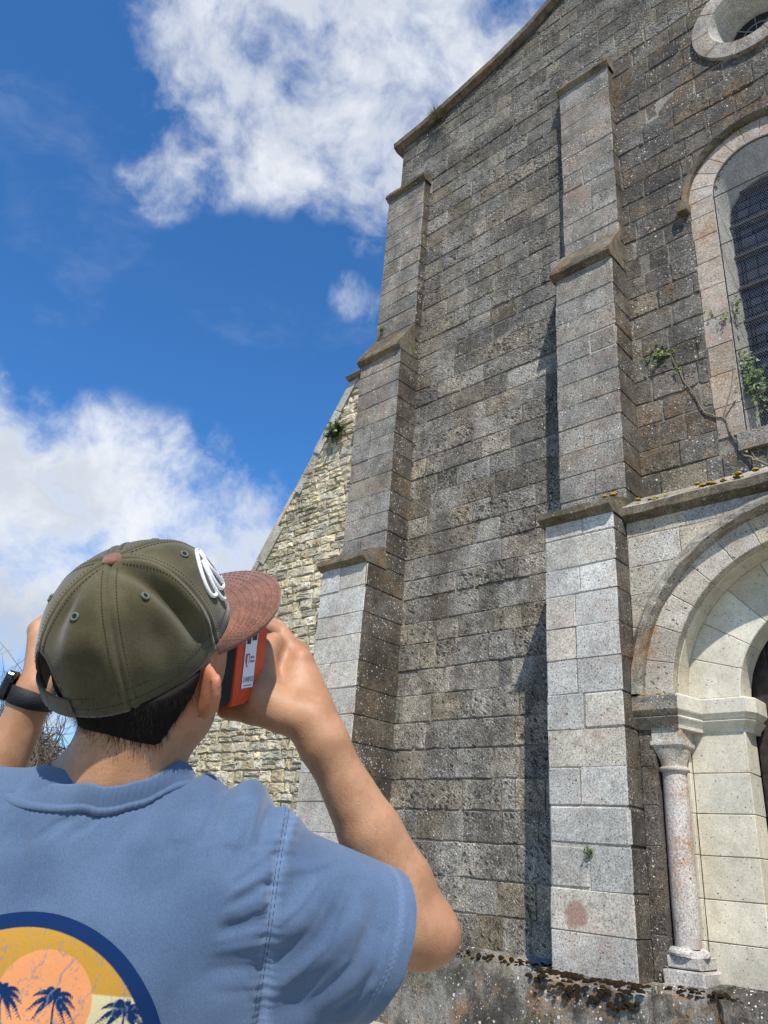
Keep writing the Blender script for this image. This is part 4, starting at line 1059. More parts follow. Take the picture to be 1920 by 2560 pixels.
# wavy shoulder ridge where the cloth bunches between collar and sleeve
top = np.exp(-((R2[:, 1] - .06)/.05)**2) * (R2[:, 2] > -.03)
for r, a, w in ((.125, .007, .012), (.150, -.009, .010), (.178, .008, .013), (.203, -.007, .009), (.222, .006, .010), (-.14, .006, .015), (-.18, -.006, .012)): disp += top*a*np.exp(-((R2[:, 0] - r)/w)**2)
# the sleeve is set in: a narrow groove along the armhole seam; hems
for sg in (1, -1):
    e = np.abs(R2[:, 0] - sg*(.222 - .25*np.clip(-.05 - R2[:, 2], 0, .2)*.1)); disp += -.0028*np.exp(-(e/.004)**2)*(R2[:, 1] < .12) + .0015*np.exp(-((e-.009)/.005)**2)*(R2[:, 1] < .12)
    disp += .0009*np.sin(R2[:, 2]*820 + 2*np.sin(R2[:, 2]*140))*np.exp(-((e - .004)/.008)**2)*(R2[:, 1] < .12)
lowf = np.sin(R2[:, 0]*41 + 3*np.sin(R2[:, 2]*17)) * np.sin(R2[:, 2]*29 + 2*np.sin(R2[:, 0]*13 + 1)); disp += .0010*lowf
V = V + N*disp[:, None]; V = smooth_verts(V, F, 1, .4)
seamc = np.exp(-((np.abs(R2[:, 0]) - .222)/.006)**2)*(R2[:, 1] < .1)*.55
for sg, hp in ((1, B(.322, .172, -.117)), (-1, B(-.325, .18, -.11))):
    d = _unit(hp - B(sg*.172, .080, -.073)); t = (V - hp) @ d; seamc = np.maximum(seamc, .35*np.exp(-((t + .022)/.004)**2)*(sg*R2[:, 0] > .24))
shirt = mesh_np('t_shirt', V, F, mshirt, color=np.stack([np.ones(len(V)), np.clip(seamc, 0, 1), np.zeros(len(V))], 1)); own(shirt)
sb = BVHTree.FromPolygons(V.tolist(), F.tolist())
def hit(px, py, bv, off=0.0):
    d = wdir(px, py); r = bv.ray_cast(Vector(CAM_POS), Vector(d), 5.0)
    if r[0] is None: return None, None
    n = r[1] if r[1].dot(Vector(d)) < 0 else -r[1]; return r[0] + n*off, n
def spline(pts, n):
    P_ = np.array(pts, float); out = []
    for t in np.linspace(0, len(P_)-1 - 1e-6, n):
        i = int(t); u = t - i; p0, p1, p2, p3 = P_[max(i-1, 0)], P_[i], P_[i+1], P_[min(i+2, len(P_)-1)]
        out.append(.5*((2*p1) + (-p0+p2)*u + (2*p0-5*p1+4*p2-p3)*u*u + (-p0+3*p1-3*p2+p3)*u**3))
    return np.array(out)
def dashes(mb, px_pts, bv, length=.0035, gap=.0020, w=.00042, off=.0005):
    """a row of stitches laid on a surface"""
    pts = [hit(x, y, bv, off) for x, y in spline(px_pts, 160)]; pts = [p for p in pts if p[0] is not None]
    acc = 0.0; start = None
    for (a, n), (b_, n2) in zip(pts, pts[1:]):
        l = (b_ - a).length
        if l > .03: start = None; acc = 0; continue
        if start is None and acc >= gap: start = a; acc = 0
        acc += l
        if start is not None and acc >= length:
            d = (b_ - start).normalized(); sd_ = n.cross(d).normalized()*w
            mb.put([start + sd_, b_ + sd_, b_ - sd_, start - sd_, (start + b_)/2 + n*w*1.2], [(0, 1, 4), (1, 2, 4), (2, 3, 4), (3, 0, 4)]); start = None; acc = 0
mst = simple('navy_thread', (0.035, 0.06, 0.13), .8); mstl = simple('pale_blue_thread', (0.12, 0.19, 0.32), .8)
b = MB()
seam_px = [(729, 2012), (718, 2080), (705, 2160), (694, 2240), (682, 2330), (665, 2430), (652, 2510), (640, 2585)]
dashes(b, [(x-5, y) for x, y in seam_px], sb); dashes(b, [(x-14, y+2) for x, y in seam_px], sb)
tag(own(b.build('armhole_stitching', mst), shirt), kind='stuff')
b = MB(); hemp = [(985, 2190), (1003, 2230), (1008, 2300), (992, 2380), (965, 2450), (925, 2515)]
dashes(b, hemp, sb); dashes(b, [(x-10, y) for x, y in hemp], sb); tag(own(b.build('hem_stitching', mstl), shirt), kind='stuff')
# ribbed collar band
lowr = [(0, -.006, -.016), (.040, -.002, -.010), (.068, .014, .006), (.086, .045, .026), (.082, .085, .020), (.055, .118, -.004), (0, .135, -.022), (-.055, .118, -.006), (-.084, .085, .012), (-.088, .045, .012), (-.070, .012, -.002), (-.038, -.004, -.013)]
upr = [(.004, .002, .013), (.038, .006, .018), (.060, .022, .028), (.074, .050, .044), (.070, .085, .034), (.048, .110, .012), (.004, .124, -.004), (-.046, .112, .012), (-.074, .085, .034), (-.078, .048, .040), (-.064, .020, .024), (-.036, .004, .014)]
lo_ = spline(lowr[-1:] + lowr + lowr[:2], 1300)[87:-87]; up_ = spline(upr[-1:] + upr + upr[:2], 1300)[87:-87]
def ring(r, n=220):
    R_ = r + [r[0]]; pts = []
    m = len(r)
    for k in range(n):
        t = k*m/n; i = int(t); u = t - i; p0, p1, p2, p3 = [np.array(r[(i+j) % m]) for j in (-1, 0, 1, 2)]
        pts.append(.5*((2*p1) + (-p0+p2)*u + (2*p0-5*p1+4*p2-p3)*u*u + (-p0+3*p1-3*p2+p3)*u**3))
    return np.array(pts)
back = []
for px_, py_ in ((4, 1992), (40, 2010), (92, 2022), (174, 2027), (256, 2014), (325, 1988), (392, 1955)):
    h_, n_h = hit(px_, py_, sb, .0005); p_ = tob(np.array(h_)[None])[0] if h_ is not None else None
    if p_ is None or p_[1] > .06: p_ = tob(BF(px_, py_, -.003 + 7e-7*(px_ - 175)**2)[None])[0]
    back.append(tuple(p_))
back[-1] = (back[-1][0], max(back[-1][1], .035), back[-1][2]); rr0 = back[-1][0]
front_ = [(.090, .075, back[-1][2] - .004), (.062, .118, -.004), (0, .136, -.022), (-.062, .118, -.006), (-.094, .082, back[0][2] + .004), (back[0][0] - .006, .045, back[0][2] + .006)]
lowr = back + front_; lo_ = ring(lowr)
ctr = np.array([0, .062, 0]); up_ = lo_.copy()
nc = np.array([.012, .066, 0])
def skin_r(d, z):
    o = B(nc[0] + d[0]*.2, nc[1] + d[1]*.2, z); h_ = body_bvh.ray_cast(Vector(o), Vector(-(RB*d[0] + FB*d[1])), .2); return .2 - h_[3] if h_[0] is not None else .05
def shirt_r(d, z):
    o = B(nc[0] + d[0]*.2, nc[1] + d[1]*.2, z); h_ = sb.ray_cast(Vector(o), Vector(-(RB*d[0] + FB*d[1])), .2); return .2 - h_[3] if h_[0] is not None else 0.0
for k in range(len(lo_)):                       # slide the lower edge down until it rests on the cloth
    d = lo_[k] - nc; d[2] = 0; d /= np.linalg.norm(d)
    for st_ in range(16):
        z_ = lo_[k, 2] - .003*st_
        if shirt_r(d, z_) > skin_r(d, z_) + .002: lo_[k, 2] = z_ - .002; lo_[k, :2] = nc[:2] + d[:2]*min(shirt_r(d, z_) + .001, .105); break
for k in range(len(lo_)):
    d = lo_[k] - nc; d[2] = 0; rl = np.linalg.norm(d); d /= rl; bk = np.clip((.09 - lo_[k, 1])/.06, 0, 1); zu = lo_[k, 2] + .016 + .012*bk
    rl = max(rl, skin_r(d, lo_[k, 2]) + .005); ru = max(min(rl - .006, skin_r(d, zu) + .006), skin_r(d, zu) + .002)
    lo_[k, :2] = nc[:2] + d[:2]*rl; up_[k] = nc + d*ru; up_[k, 2] = zu
ks = np.ones(9)/9
for a_ in (lo_, up_):
    for c_ in range(3): a_[:, c_] = np.convolve(np.r_[a_[-4:, c_], a_[:, c_], a_[:4, c_]], ks, 'valid')
ctr = np.array([0, .06, .01])
rows = []; n = len(lo_)
for t, o in ((0, .0008), (.06, .0028), (.16, .0036), (.24, .0032), (.27, .0020), (.32, .0022), (.6, .0034), (.9, .0030), (1.0, .0018), (1.02, -.0010), (.9, -.0022), (.5, -.0015), (.0, -.003)):
    mid = lo_*(1-t) + up_*t; out = mid - ctr - np.array([0, 0, .0]); out[:, 2] *= .3; out /= np.linalg.norm(out, axis=1, keepdims=True)
    rib = .00015*np.cos(np.arange(n)*math.pi)[:, None] if .3 < t < 1 and o > 0 else 0
    puck = (.0007*np.sin(np.arange(n)*1.9) if o > .0027 else 0*np.arange(n))[:, None]
    rows.append([B(*p) for p in mid + out*(o + rib + puck)])
b = MB(); b.grid(rows, close=True, tint=(1, .12, 0)); collar = own(b.build('collar', mshirt, smooth=True), shirt)

# ---- round print on the back: drawn on a fine sheet of its own that follows the cloth
def palm(X, Y, cx, cy, sc, lean):
    m = np.zeros(X.shape, bool); x, y = (X-cx)/sc, (Y-cy)/sc
    tr = np.abs(x - lean*y*y*.35) < (.035 + .012*np.maximum(-y, 0)); m |= tr & (y < 0) & (y > -3)
    for k, (a, L_) in enumerate(((-.35, .95), (.25, .85), (.75, .95), (1.35, .8), (1.9, .9), (2.45, 1.0), (3.1, .95), (3.6, .8), (-.75, .7))):
        t = np.linspace(0, 1, 26); fx = L_*t*math.cos(a); fy = L_*t*math.sin(a) - .55*t*t*L_
        for i in range(25):
            w = .115*math.sin(math.pi*min(1, (i+2)/25)) * (.8 + .4*((i*7+k*3) % 3)/2) + .008
            m |= np.hypot(x-fx[i], (y-fy[i])*1.25) < w*.8
        for i in range(4, 25, 2):
            for sg in (-1, 1):
                ex, ey = fx[i] + .10*math.cos(a + sg*1.9 - 1.2*t[i]), fy[i] - .10 - .03*sg
                u = np.clip(((x-fx[i])*(ex-fx[i]) + (y-fy[i])*(ey-fy[i]))/((ex-fx[i])**2+(ey-fy[i])**2), 0, 1)
                m |= np.hypot(x-fx[i]-u*(ex-fx[i]), y-fy[i]-u*(ey-fy[i])) < .016
    return m
NG, RAD, SQ = 640, .136, .868
CX, CZ = .008, -.218
gx = np.linspace(-RAD*1.01, RAD*1.01, NG); X, Y = np.meshgrid(gx, gx); rr = np.hypot(X, Y); x, y = X/RAD, Y/RAD
col = np.zeros(X.shape + (3,)); navy = np.array([.004, .023, .088])
col[:] = (.45, .235, .035); col[y < .47] = (.56, .48, .27); col[y < .10] = (.52, .20, .06); col[y < -.25] = (.40, .12, .08)
sun_c = np.hypot(x - .14, y - .40); col[sun_c < .345] = (.66, .27, .11)
for k in range(5): col[(sun_c < .345) & (np.abs(y - (.02 - .06*k)) < .006 + .004*k)] = (.62, .52, .29)
for cx, cy, sc, ln in ((.22, .42, .185, .2), (.71, .38, .185, -.3), (-.16, .42, .18, .4), (-.62, .32, .2, .3)): col[palm(x, y, cx, cy, sc*1.0, ln)] = navy
col[y < -.42 + .05*np.sin(x*7)] = navy
col[rr > RAD*.885] = navy
cloth = np.array([.12, .21, .375])
def fbm(u, v, f, seed):
    r_ = np.random.default_rng(seed); o = np.zeros(u.shape); a = 1.0
    for _ in range(4):
        g_ = r_.random((64, 64)); U_, V_ = (u*f) % 63, (v*f) % 63; i, j = U_.astype(int), V_.astype(int); fu, fv = U_-i, V_-j; i2, j2 = (i+1) % 64, (j+1) % 64
        fu, fv = fu*fu*(3-2*fu), fv*fv*(3-2*fv)
        o += a*(g_[i, j]*(1-fu)*(1-fv) + g_[i2, j]*fu*(1-fv) + g_[i, j2]*(1-fu)*fv + g_[i2, j2]*fu*fv); a *= .55; f *= 2
    return o/2.1
n_ = fbm(x*1.0 + y*.28 + 3, y*.30 + 2, 9, 3); fine = fbm(x + 5, y + 5, 46, 5)
crack = (np.abs(n_ - .5) < .012) & (fine > .46) | ((np.abs(n_ - .62) < .016) & (fine > .52))
scr = np.zeros(X.shape, bool)
for sx, sy, L_, w in ((.30, .70, .45, .010), (.52, .62, .35, .008), (.13, .78, .4, .006), (-.18, .75, .5, .010), (.42, .35, .5, .005), (.70, .55, .3, .006), (-.45, .55, .5, .008), (.05, .55, .35, .005)):
    t = (y - sy + L_); scr |= (np.abs(x - (sx - .42*(sy - y)) - .012*np.sin(y*40)) < w*(.4 + fine)) & (y < sy) & (y > sy - L_)
worn = (crack & (rr < RAD*.88)) | scr & (fine > .36)
col[worn] = col[worn]*.35 + np.array([.17, .19, .22])*.65
col *= (1 - .14*(fbm(x + 1, y + 1, 90, 8) - .5))[..., None]
col = col.reshape(320, 2, 320, 2, 3).mean((1, 3)); X = X.reshape(320, 2, 320, 2).mean((1, 3)); Y = Y.reshape(320, 2, 320, 2).mean((1, 3)); rr = np.hypot(X, Y); NG = 320
cell = X[0, 1] - X[0, 0]; k_ = np.where((rr > RAD*.996) & (rr < RAD + cell*1.5), RAD*.996/rr, 1.0); col[rr > RAD*.98] = navy; X = X*k_; Y = Y*k_; rr = np.hypot(X, Y)
idx = -np.ones(X.shape, int); vs = []; cs = []
for i in range(NG):
    for j in range(NG):
        if rr[i, j] <= RAD:
            o = B(CX + X[i, j], -.3, CZ + Y[i, j]*SQ); h_ = sb.ray_cast(Vector(o), Vector(FB), .6)
            if h_[0] is not None:
                nn = h_[1] if h_[1].dot(Vector(FB)) < 0 else -h_[1]
                idx[i, j] = len(vs); vs.append(tuple(h_[0] + nn*.0007)); cs.append(col[i, j])
q4 = np.stack([idx[:-1, :-1], idx[:-1, 1:], idx[1:, 1:], idx[1:, :-1]], -1).reshape(-1, 4); q4 = q4[(q4 >= 0).all(1)]
mpr, q = new_mat('screen_print'); finish(q, q.add('ShaderNodeVertexColor', {'layer_name': 'tint'}).outputs[0], .9, q.noise(q.pos, 320, 2), .12, .001, Specular_IOR_Level=.15)
pr = own(mesh_np('back_print', np.array(vs), q4, mpr, color=np.array(cs)), shirt); pr['label'] = 'round worn print of palms before an orange sun'

# ---- trousers and shoes (below the picture)
mtr = fabric('dark_cotton', (.018, .022, .032), (.028, .032, .045), 600)
s = SDF(B(0, 0, 0) - np.array([.40, .32, C7[2] - .03]), B(0, 0, 0) + np.array([.40, .42, -.40]), .011)
s.cone(B(0, .10, -.46), B(0, .10, -.62), .118, .125, .04, flat=(RB, 1.45))
for sg in (-1, 1): s.chain([B(sg*.09, .10, -.62), B(sg*.105, .11, -.98), B(sg*.11, .09, -C7[2] + .09)], [.095, .072, .065], .04)
V, F = s.mesh(); own(mesh_np('trousers', smooth_verts(V, F, 2), F, mtr))
msh = simple('canvas_shoe', (.35, .33, .30), .8, .2, 60)
for sg in (-1, 1):
    s = SDF(B(sg*.11, .13, -C7[2] - .02) - np.array([.2, .2, .02]), B(sg*.11, .13, -C7[2] + .15) + np.array([.2, .2, .0]), .007)
    g0 = -C7[2]
    s.chain([B(sg*.108, .06, g0 + .05), B(sg*.112, .16, g0 + .042), B(sg*.122, .26, g0 + .035)], [.046, .046, .036], .02); s.cone(B(sg*.11, .08, g0 + .05), B(sg*.11, .08, g0 + .11), .045, .05, .02)
    s.half(B(0, 0, g0 + .001), np.array([0, 0, -1.])); V, F = s.mesh(); own(mesh_np('shoe', smooth_verts(V, F, 1), F, msh))

# ---- cap: six panels, button, eyelets, stitched seams, suede peak
mcap, q = new_mat('olive_cotton'); n1 = q.noise(q.pos, 22, 5, .6); n2 = q.noise(q.pos, 420, 2, .6)
c = q.mix(q.step(n1, .33, .68), (0.050, 0.041, 0.017), (0.078, 0.065, 0.029)); c = q.mix(q.tint.outputs[1], c, (0.115, 0.099, 0.048))
k = q.step(n2, .25, .75, .88, 1.12); c = q.mix(1.0, c, q.add('ShaderNodeCombineColor', None, {0: k, 1: k, 2: k}).outputs[0], 'MULTIPLY')
finish(q, c, .9, q.math('ADD', n2, q.math('MULTIPLY', n1, 2.0)), .2, .0015, Sheen_Weight=.3, Specular_IOR_Level=.2)
msue, q = new_mat('rust_suede'); n1 = q.noise(q.pos, 45, 6, .7); n2 = q.noise(q.pos, 300, 3, .6); vr = q.voro(q.vmath('MULTIPLY', q.pos, (1, 1, 1)), 190)
c = q.mix(q.step(n1, .35, .68), (0.120, 0.045, 0.024), (0.215, 0.086, 0.048)); c = q.mix(q.math('MULTIPLY', q.step(n2, .55, .7), .5), c, (0.29, 0.150, 0.088))
c = q.mix(q.step(vr, .0, .5, .35, 0), c, (.11, .035, .02))
finish(q, c, .8, q.math('ADD', n2, n1), .25, .002, Sheen_Weight=.4, Specular_IOR_Level=.25)
SEAM = [math.pi*k/3 for k in range(6)]         # measured from the front: 0, 60, ... ; centre back at 180
def seam_d(th): return min(abs((th - a + math.pi) % (2*math.pi) - math.pi) for a in SEAM)
def cap_pt(th, t, off=0.0):
    """th from the front, positive to the wearer's left; t = 0 rim .. 1 button"""
    ph = t*math.pi/2; c_, s_ = max(math.cos(ph), 0)**.80, math.sin(ph)**.93
    w = 1 + .012*math.sin(2*th)
    back = (1 - math.cos(th))/2; front = 1 - back
    rim = -.012*back - .006*abs(math.sin(th)) + .004*front
    bulge = 1 + .055*front*math.sin(ph*2)**1.2 + .01*back*math.sin(2*ph)
    x, y = CA*math.cos(th)*c_*bulge, CBb*math.sin(th)*c_*w*bulge
    z = rim*(1-t) + CH*s_ * (1 + .03*front*math.sin(ph*2))
    # cloth relief: taped seams, soft dents, a pinched fold beside the right front seam
    sd_ = seam_d(th)*max(c_, .05)*.095; r_ = .0012*math.exp(-((sd_-.004)/.0028)**2) - .0012*math.exp(-(sd_/.0014)**2)
    r_ += .0016*math.sin(5*th + 3*t*3)*math.sin(t*7 + th*2)*(1-t)
    if math.pi < th % (2*math.pi) : pass
    thr = (-th) % (2*math.pi)                  # to the wearer's right
    fold_c = math.radians(62) + .10*math.sin(t*3)
    e = (thr - fold_c)*max(c_, .08)*.095
    amp = math.sin(min(1, max(0, (t-.12)/.85))*math.pi)**.7
    r_ += amp*(.0075*math.exp(-((e+.001)/.007)**2) - .0120*math.exp(-((e-.012)/.008)**2))
    for a0, t0, aw, tw, am in ((118, .36, 9, .20, -.004), (150, .42, 10, .16, .0035), (138, .25, 8, .12, -.003), (95, .30, 8, .2, -.0025), (165, .62, 9, .15, -.0035), (20, .6, 12, .2, .002)):
        da = (thr - math.radians(a0) + math.pi) % (2*math.pi) - math.pi; r_ += 1.5*am*math.exp(-(da/math.radians(aw))**2 - ((t-t0)/tw)**2)
    nl = np.array([math.cos(th)*c_/CA, math.sin(th)*c_/CBb, s_/CH + .15]); nl /= np.linalg.norm(nl)
    return Cp(*(np.array([x, y, z]) + nl*(r_ + off)))
def open_t(th):                                 # arched opening above the strap at the back
    d = (th - math.pi + math.pi) % (2*math.pi) - math.pi; d = abs((th % (2*math.pi)) - math.pi)
    return .34*math.sqrt(max(0, 1 - (d/.40)**2)) if d < .40 else 0.0
NT, NS = 360, 90
rows = []
for j in range(NS + 1):
    row = []
    for i in range(NT):
        th = 2*math.pi*i/NT; t0 = open_t(th); row.append(cap_pt(th, t0 + (1-t0)*(j/NS)*.9995))
    rows.append(row)
inner = [[cap_pt(2*math.pi*i/NT, max(open_t(2*math.pi*i/NT), .0) + (1-open_t(2*math.pi*i/NT))*(.12*k), -.0022 - .001*k) for i in range(NT)] for k in (2, 1, 0)]
b = MB(); b.grid(inner + rows, close=True)
for k in range(len(b.v)):
    i, j = k % NT, k // NT - 3; th = 2*math.pi*i/NT
    if j >= 0: e = seam_d(th)*.09*(1 - j/NS); b.t[k] = (1, .30*math.exp(-((e-.004)/.004)**2) + (.35 if j == 0 else 0), 0)
cap = own(b.build('cap', mcap, smooth=True))
cap_world = [Vector(v) for v in b.v]; cb_ = BVHTree.FromPolygons(cap_world, b.f)
# peak
b = MB(); nU, nV = 48, 16; topr = []; und = []
for i in range(nU + 1):
    u = -1 + 2*i/nU; th = math.radians(62 if u < 0 else 86)*u; rt = []; ru = []
    for k in range(nV + 1):
        v = k/nV; bx, by = CA*math.cos(th)*1.01, CBb*math.sin(th)*1.01
        L_ = .077*(max(0.0, math.cos(u*math.pi/2)))**.42
        ox, oy = bx + L_*v, by*(1 + (.14 if u < 0 else .24)*v*(1-abs(u)**3))
        z = .0 - .0 - .20*v*L_ - (2.3 if oy < 0 else 1.5)*(oy**2)*(.25 + .75*v)*.9 + .004*math.cos(th)
        rt.append(Cp(ox, oy, z + .004)); ru.append(Cp(ox, oy, z - .0005))
    topr.append(rt); und.append(ru)
b.grid(topr); b.grid([r[::-1] for r in und]); b.grid([[r[-1] for r in topr], [r[-1] for r in und]])
peak = own(b.build('peak', msue, smooth=True), cap)
pk_bvh = BVHTree.FromPolygons([Vector(v) for v in b.v], b.f)
mb_ = MB(); mth2 = simple('brown_thread', (.10, .035, .018), .8)
for kk in (3, 5, 7, 9, 11, 13, 15):
    for i in range(1, nU - 1):
        p, r = Vector(topr[i][kk]), Vector(topr[i+1][kk]); n = Vector(CU); e = p.lerp(r, .12); e2 = p.lerp(r, .78); w = Vector(CF)*.00035
        mb_.put([e + w + n*.0003, e2 + w + n*.0003, e2 - w + n*.0003, e - w + n*.0003, (e+e2)/2 + n*.0008], [(0,1,4), (1,2,4), (2,3,4), (3,0,4)])
tag(own(mb_.build('peak_stitching', mth2), peak), kind='stuff')
# button
b = MB(); bc = cap_pt(0, .9995); rows = []
for k in range(8):
    a = k/7*math.pi/2; r = .0105*math.cos(a)**.6; rows.append([bc + CF*r*math.cos(t) + CL*r*math.sin(t) + CU*(.0005 + .0048*math.sin(a)) for t in np.linspace(0, 2*math.pi, 24, endpoint=False)])
b.grid(rows, close=True); own(b.build('button', msue, smooth=True), cap)
# stitching beside every seam, eyelets
b = MB(); mth = simple('dark_olive_thread', (.030, .027, .012), .85)
for a in SEAM:
    for o in (-.0068, .0068):
        t = .05
        while t < .93:
            c_ = max(math.cos(t*math.pi/2), .06)**.8; th = a + o/(.095*c_); dt = .022
            if t > open_t(th) + .02:
                p, r = Vector(cap_pt(th, t, .0004)), Vector(cap_pt(th, t + dt*.62, .0004)); n = (p - Vector(CO)).normalized(); sd_ = (r-p).cross(n).normalized()*.00055
                b.put([p + sd_, r + sd_, r - sd_, p - sd_, (p+r)/2 + n*.0006], [(0,1,4), (1,2,4), (2,3,4), (3,0,4)])
            t += dt
for i in range(150):                            # hem stitching along the rim
    th = 2*math.pi*i/150
    for tt in (.05, .115):
        if open_t(th) < .01:
            p, r = Vector(cap_pt(th, tt, .0004)), Vector(cap_pt(th + .026, tt, .0004)); n = (p - Vector(CO)).normalized(); sd_ = (r-p).cross(n).normalized()*.0005
            b.put([p + sd_, r + sd_, r - sd_, p - sd_, (p+r)/2 + n*.0005], [(0,1,4), (1,2,4), (2,3,4), (3,0,4)])
for i in range(40):
    th = math.pi - .46 + .92*i/39; t0 = open_t(th) + .045; p, r = Vector(cap_pt(th, t0, .0004)), Vector(cap_pt(th + .015, open_t(th + .015) + .045, .0004)); n = (p - Vector(CO)).normalized(); sd_ = (r-p).cross(n).normalized()*.0005
    b.put([p + sd_, r + sd_, r - sd_, p - sd_, (p+r)/2 + n*.0005], [(0,1,4), (1,2,4), (2,3,4), (3,0,4)])
tag(own(b.build('stitching', mth), cap), kind='stuff')
mey = simple('grey_green_thread', (.10, .115, .085), .8)
for a in range(6):
    th = math.pi/6 + a*math.pi/3; p = Vector(cap_pt(th, .60)); p2 = Vector(cap_pt(th, .64)); q2 = Vector(cap_pt(th + .05, .60))
    n = (p2-p).cross(q2-p).normalized(); n = n if n.dot(p - Vector(CO)) > 0 else -n; t1 = (p2-p).normalized(); t2 = n.cross(t1)
    b = MB(); ringp = [p + n*.0006 + (t1*math.cos(x_) + t2*math.sin(x_))*.0037 for x_ in np.linspace(0, 2*math.pi, 19)]
    b.tube(ringp, .0014, 6, cap=False); b.put([p + n*.0007 + (t1*math.cos(x_) + t2*math.sin(x_))*.0026 for x_ in np.linspace(0, 2*math.pi, 12, endpoint=False)], [tuple(range(12))], 1)
    own(b.build('eyelet', [mey, simple('eyelet_hole', (.008, .007, .005), 1.0)], smooth=True), cap)
# strap across the opening
b = MB(); rows = []
for i in range(21):
    th = math.pi - .46 + .92*i/20; rows.append([cap_pt(th, tt, oo) for tt, oo in ((-.005, .001), (.05, .0022), (.10, .0022), (.115, .001), (.10, -.001), (.0, -.001))])
b.grid(rows); own(b.build('strap', mcap, smooth=True), cap)
# white embroidered mark on the front panel
mem = simple('white_thread', (.80, .80, .80), .7, .06, 500)
b = MB()
strokes = [[(1066, 212), (1078, 270), (1098, 345), (1122, 410), (1146, 452), (1166, 460), (1176, 448)],
           [(1066, 212), (1084, 218), (1108, 258), (1140, 305), (1176, 345), (1204, 382), (1212, 408), (1200, 420), (1180, 405), (1156, 365), (1132, 320), (1112, 285), (1100, 268)],
           [(1100, 268), (1112, 300), (1138, 360), (1162, 412), (1188, 452), (1208, 474), (1222, 476)],
           [(1192, 352), (1214, 392), (1228, 432)]]
for st in strokes:
    pts = [hit(x_*.4581, 1280 + y_*.4581, cb_, .0016) for x_, y_ in spline(st, 26)]; pts = [p for p, n in pts if p is not None]
    if len(pts) > 2: b.tube(pts, [.0018] + [.0023]*(len(pts)-2) + [.0018], 8)
own(b.build('emblem', mem, smooth=True), cap)
# ---- hair at the nape and round the ear
mh, q = new_mat('dark_hair'); st = q.noise(q.vmath('MULTIPLY', q.pos, (1, 1, .18)), 900, 2, .6)
finish(q, q.mix(st, (0.005, 0.0038, 0.003), (0.016, 0.011, 0.008)), .75, st, .5, .002, Specular_IOR_Level=.15)
s = SDF(H0 - .16, H0 + .16, .0030)
s.ell(H(-.010, 0, .013), (HF, HL, HU), (.0955, .0750, .096), .01)
s.cone(H(-.045, .0, -.03), H(-.036, .0, -.088), .0555, .0455, .02)
s.cone(H(-.035, .022, -.03), H(-.032, .014, -.086), .050, .0425, .02); s.cone(H(-.03, -.026, -.03), H(-.030, -.014, -.082), .050, .0425, .02)
s.ell(H(-.045, .012, -.015), (HF, HL, HU), (.080, .066, .070), .01)
s.half(H(-.012, 0, 0), _unit(HF*1.0 - HU*.35)); s.half(H(0, 0, -.094), -HU)
s.under_cap(.955, .010)
V, F = s.mesh(); V = smooth_verts(V, F, 2)
own(mesh_np('hair', V, F, mh)); hairv = V
b = MB(); N = vnormals(V, F); r_ = np.random.default_rng(4)
low = np.where(((V - H0) @ HU < -.035) & ((V - H0) @ HF < .02))[0]
BV = np.array([v_.co[:] for v_ in body.data.vertices]) + np.array(person.location); BN = np.array([v_.normal[:] for v_ in body.data.vertices])
bl = BV - H0; bu, bfw, bside = bl @ HU, bl @ HF, bl @ HL
line_ = -.092 + .55*np.clip(np.abs(bside) - .025, 0, .06)
prob = np.exp(-np.clip(line_ - bu, 0, 1)/.008) * (bu < -.02) * (bu > line_ - .03) * (bfw < -.005 + .0*bu) * (bu < -.03) * (bfw < -.022) * (np.abs(bside) < .052)
nape = r_.choice(len(BV), 3800, p=prob/prob.sum())
for p_, n_v, L0_ in [(V[i], N[i], 1.0) for i in r_.choice(low, 6000)] + [(BV[i], BN[i], .55) for i in nape]:
    p = p_ - n_v*.0005; g_ = _unit(-HU*1.0 + n_v*r_.uniform(.10, .40) + r_.normal(size=3)*.22); L_ = r_.uniform(.004, .012)*L0_
    m_ = p + g_*L_*.5; e = p + g_*L_ - HU*L_*.15; w = _unit(np.cross(g_, n_v))*.00020
    b.put([p + w, p - w, m_ - w*.8, m_ + w*.8, e], [(0, 1, 2, 3), (3, 2, 4)])
tag(own(b.build('hair_strands', mh), bpy.data.objects['hair']), kind='stuff')

# ---- things worn and held (world-space meshes under an Empty of their own)
def thing_at(name, label, cat, loc):
    e = empty(name, label, cat, tuple(loc)); inv = Matrix.Translation(-Vector(loc))
    def put(o, parent=None): o.parent = parent or e; o.data.transform(inv); o.data.update(); return o
    return e, put
# orange viewer held to the eyes
vloc = H(.12, 0, -.01); view, vput = thing_at('viewer', 'bright orange stereo viewer with white side label held to the eyes', 'viewer', vloc)
mor = simple('orange_plastic', (.56, .055, .010), .42, .06, 120); mbk = simple('black_foam', (.006, .006, .007), .8, .3, 200)
VY, VX0, VX1, VZ0, VZ1 = .060, .066, .128, -.067, .045
prof = [(VX0, VZ0), (VX0 + .045, VZ0)] + [(VX1 - .040 + .040*math.sin(a), VZ0 + .050 - .050*math.cos(a)) for a in np.linspace(.1, math.pi/2, 9)] + [(VX1, VZ1 - .02), (VX1 - .02, VZ1), (VX0, VZ1)]
b = MB(); n = len(prof)
for sg, c_ in ((-1, .0), ):
    ringr = []
    for yy, k in ((-VY, .965), (-VY + .004, 1.0), (VY - .004, 1.0), (VY, .965)):
        cx_v, cz_v = (VX0 + VX1)/2, (VZ0 + VZ1)/2; ringr.append([H(cx_v + (x-cx_v)*k, yy, cz_v + (z-cz_v)*k) for x, z in prof])
    b.grid(ringr, close=True); b.put(ringr[0], [tuple(range(n))]); b.put(ringr[-1], [tuple(reversed(range(n)))])
vput(b.build('shell', mor))
b = MB(); ringr = []
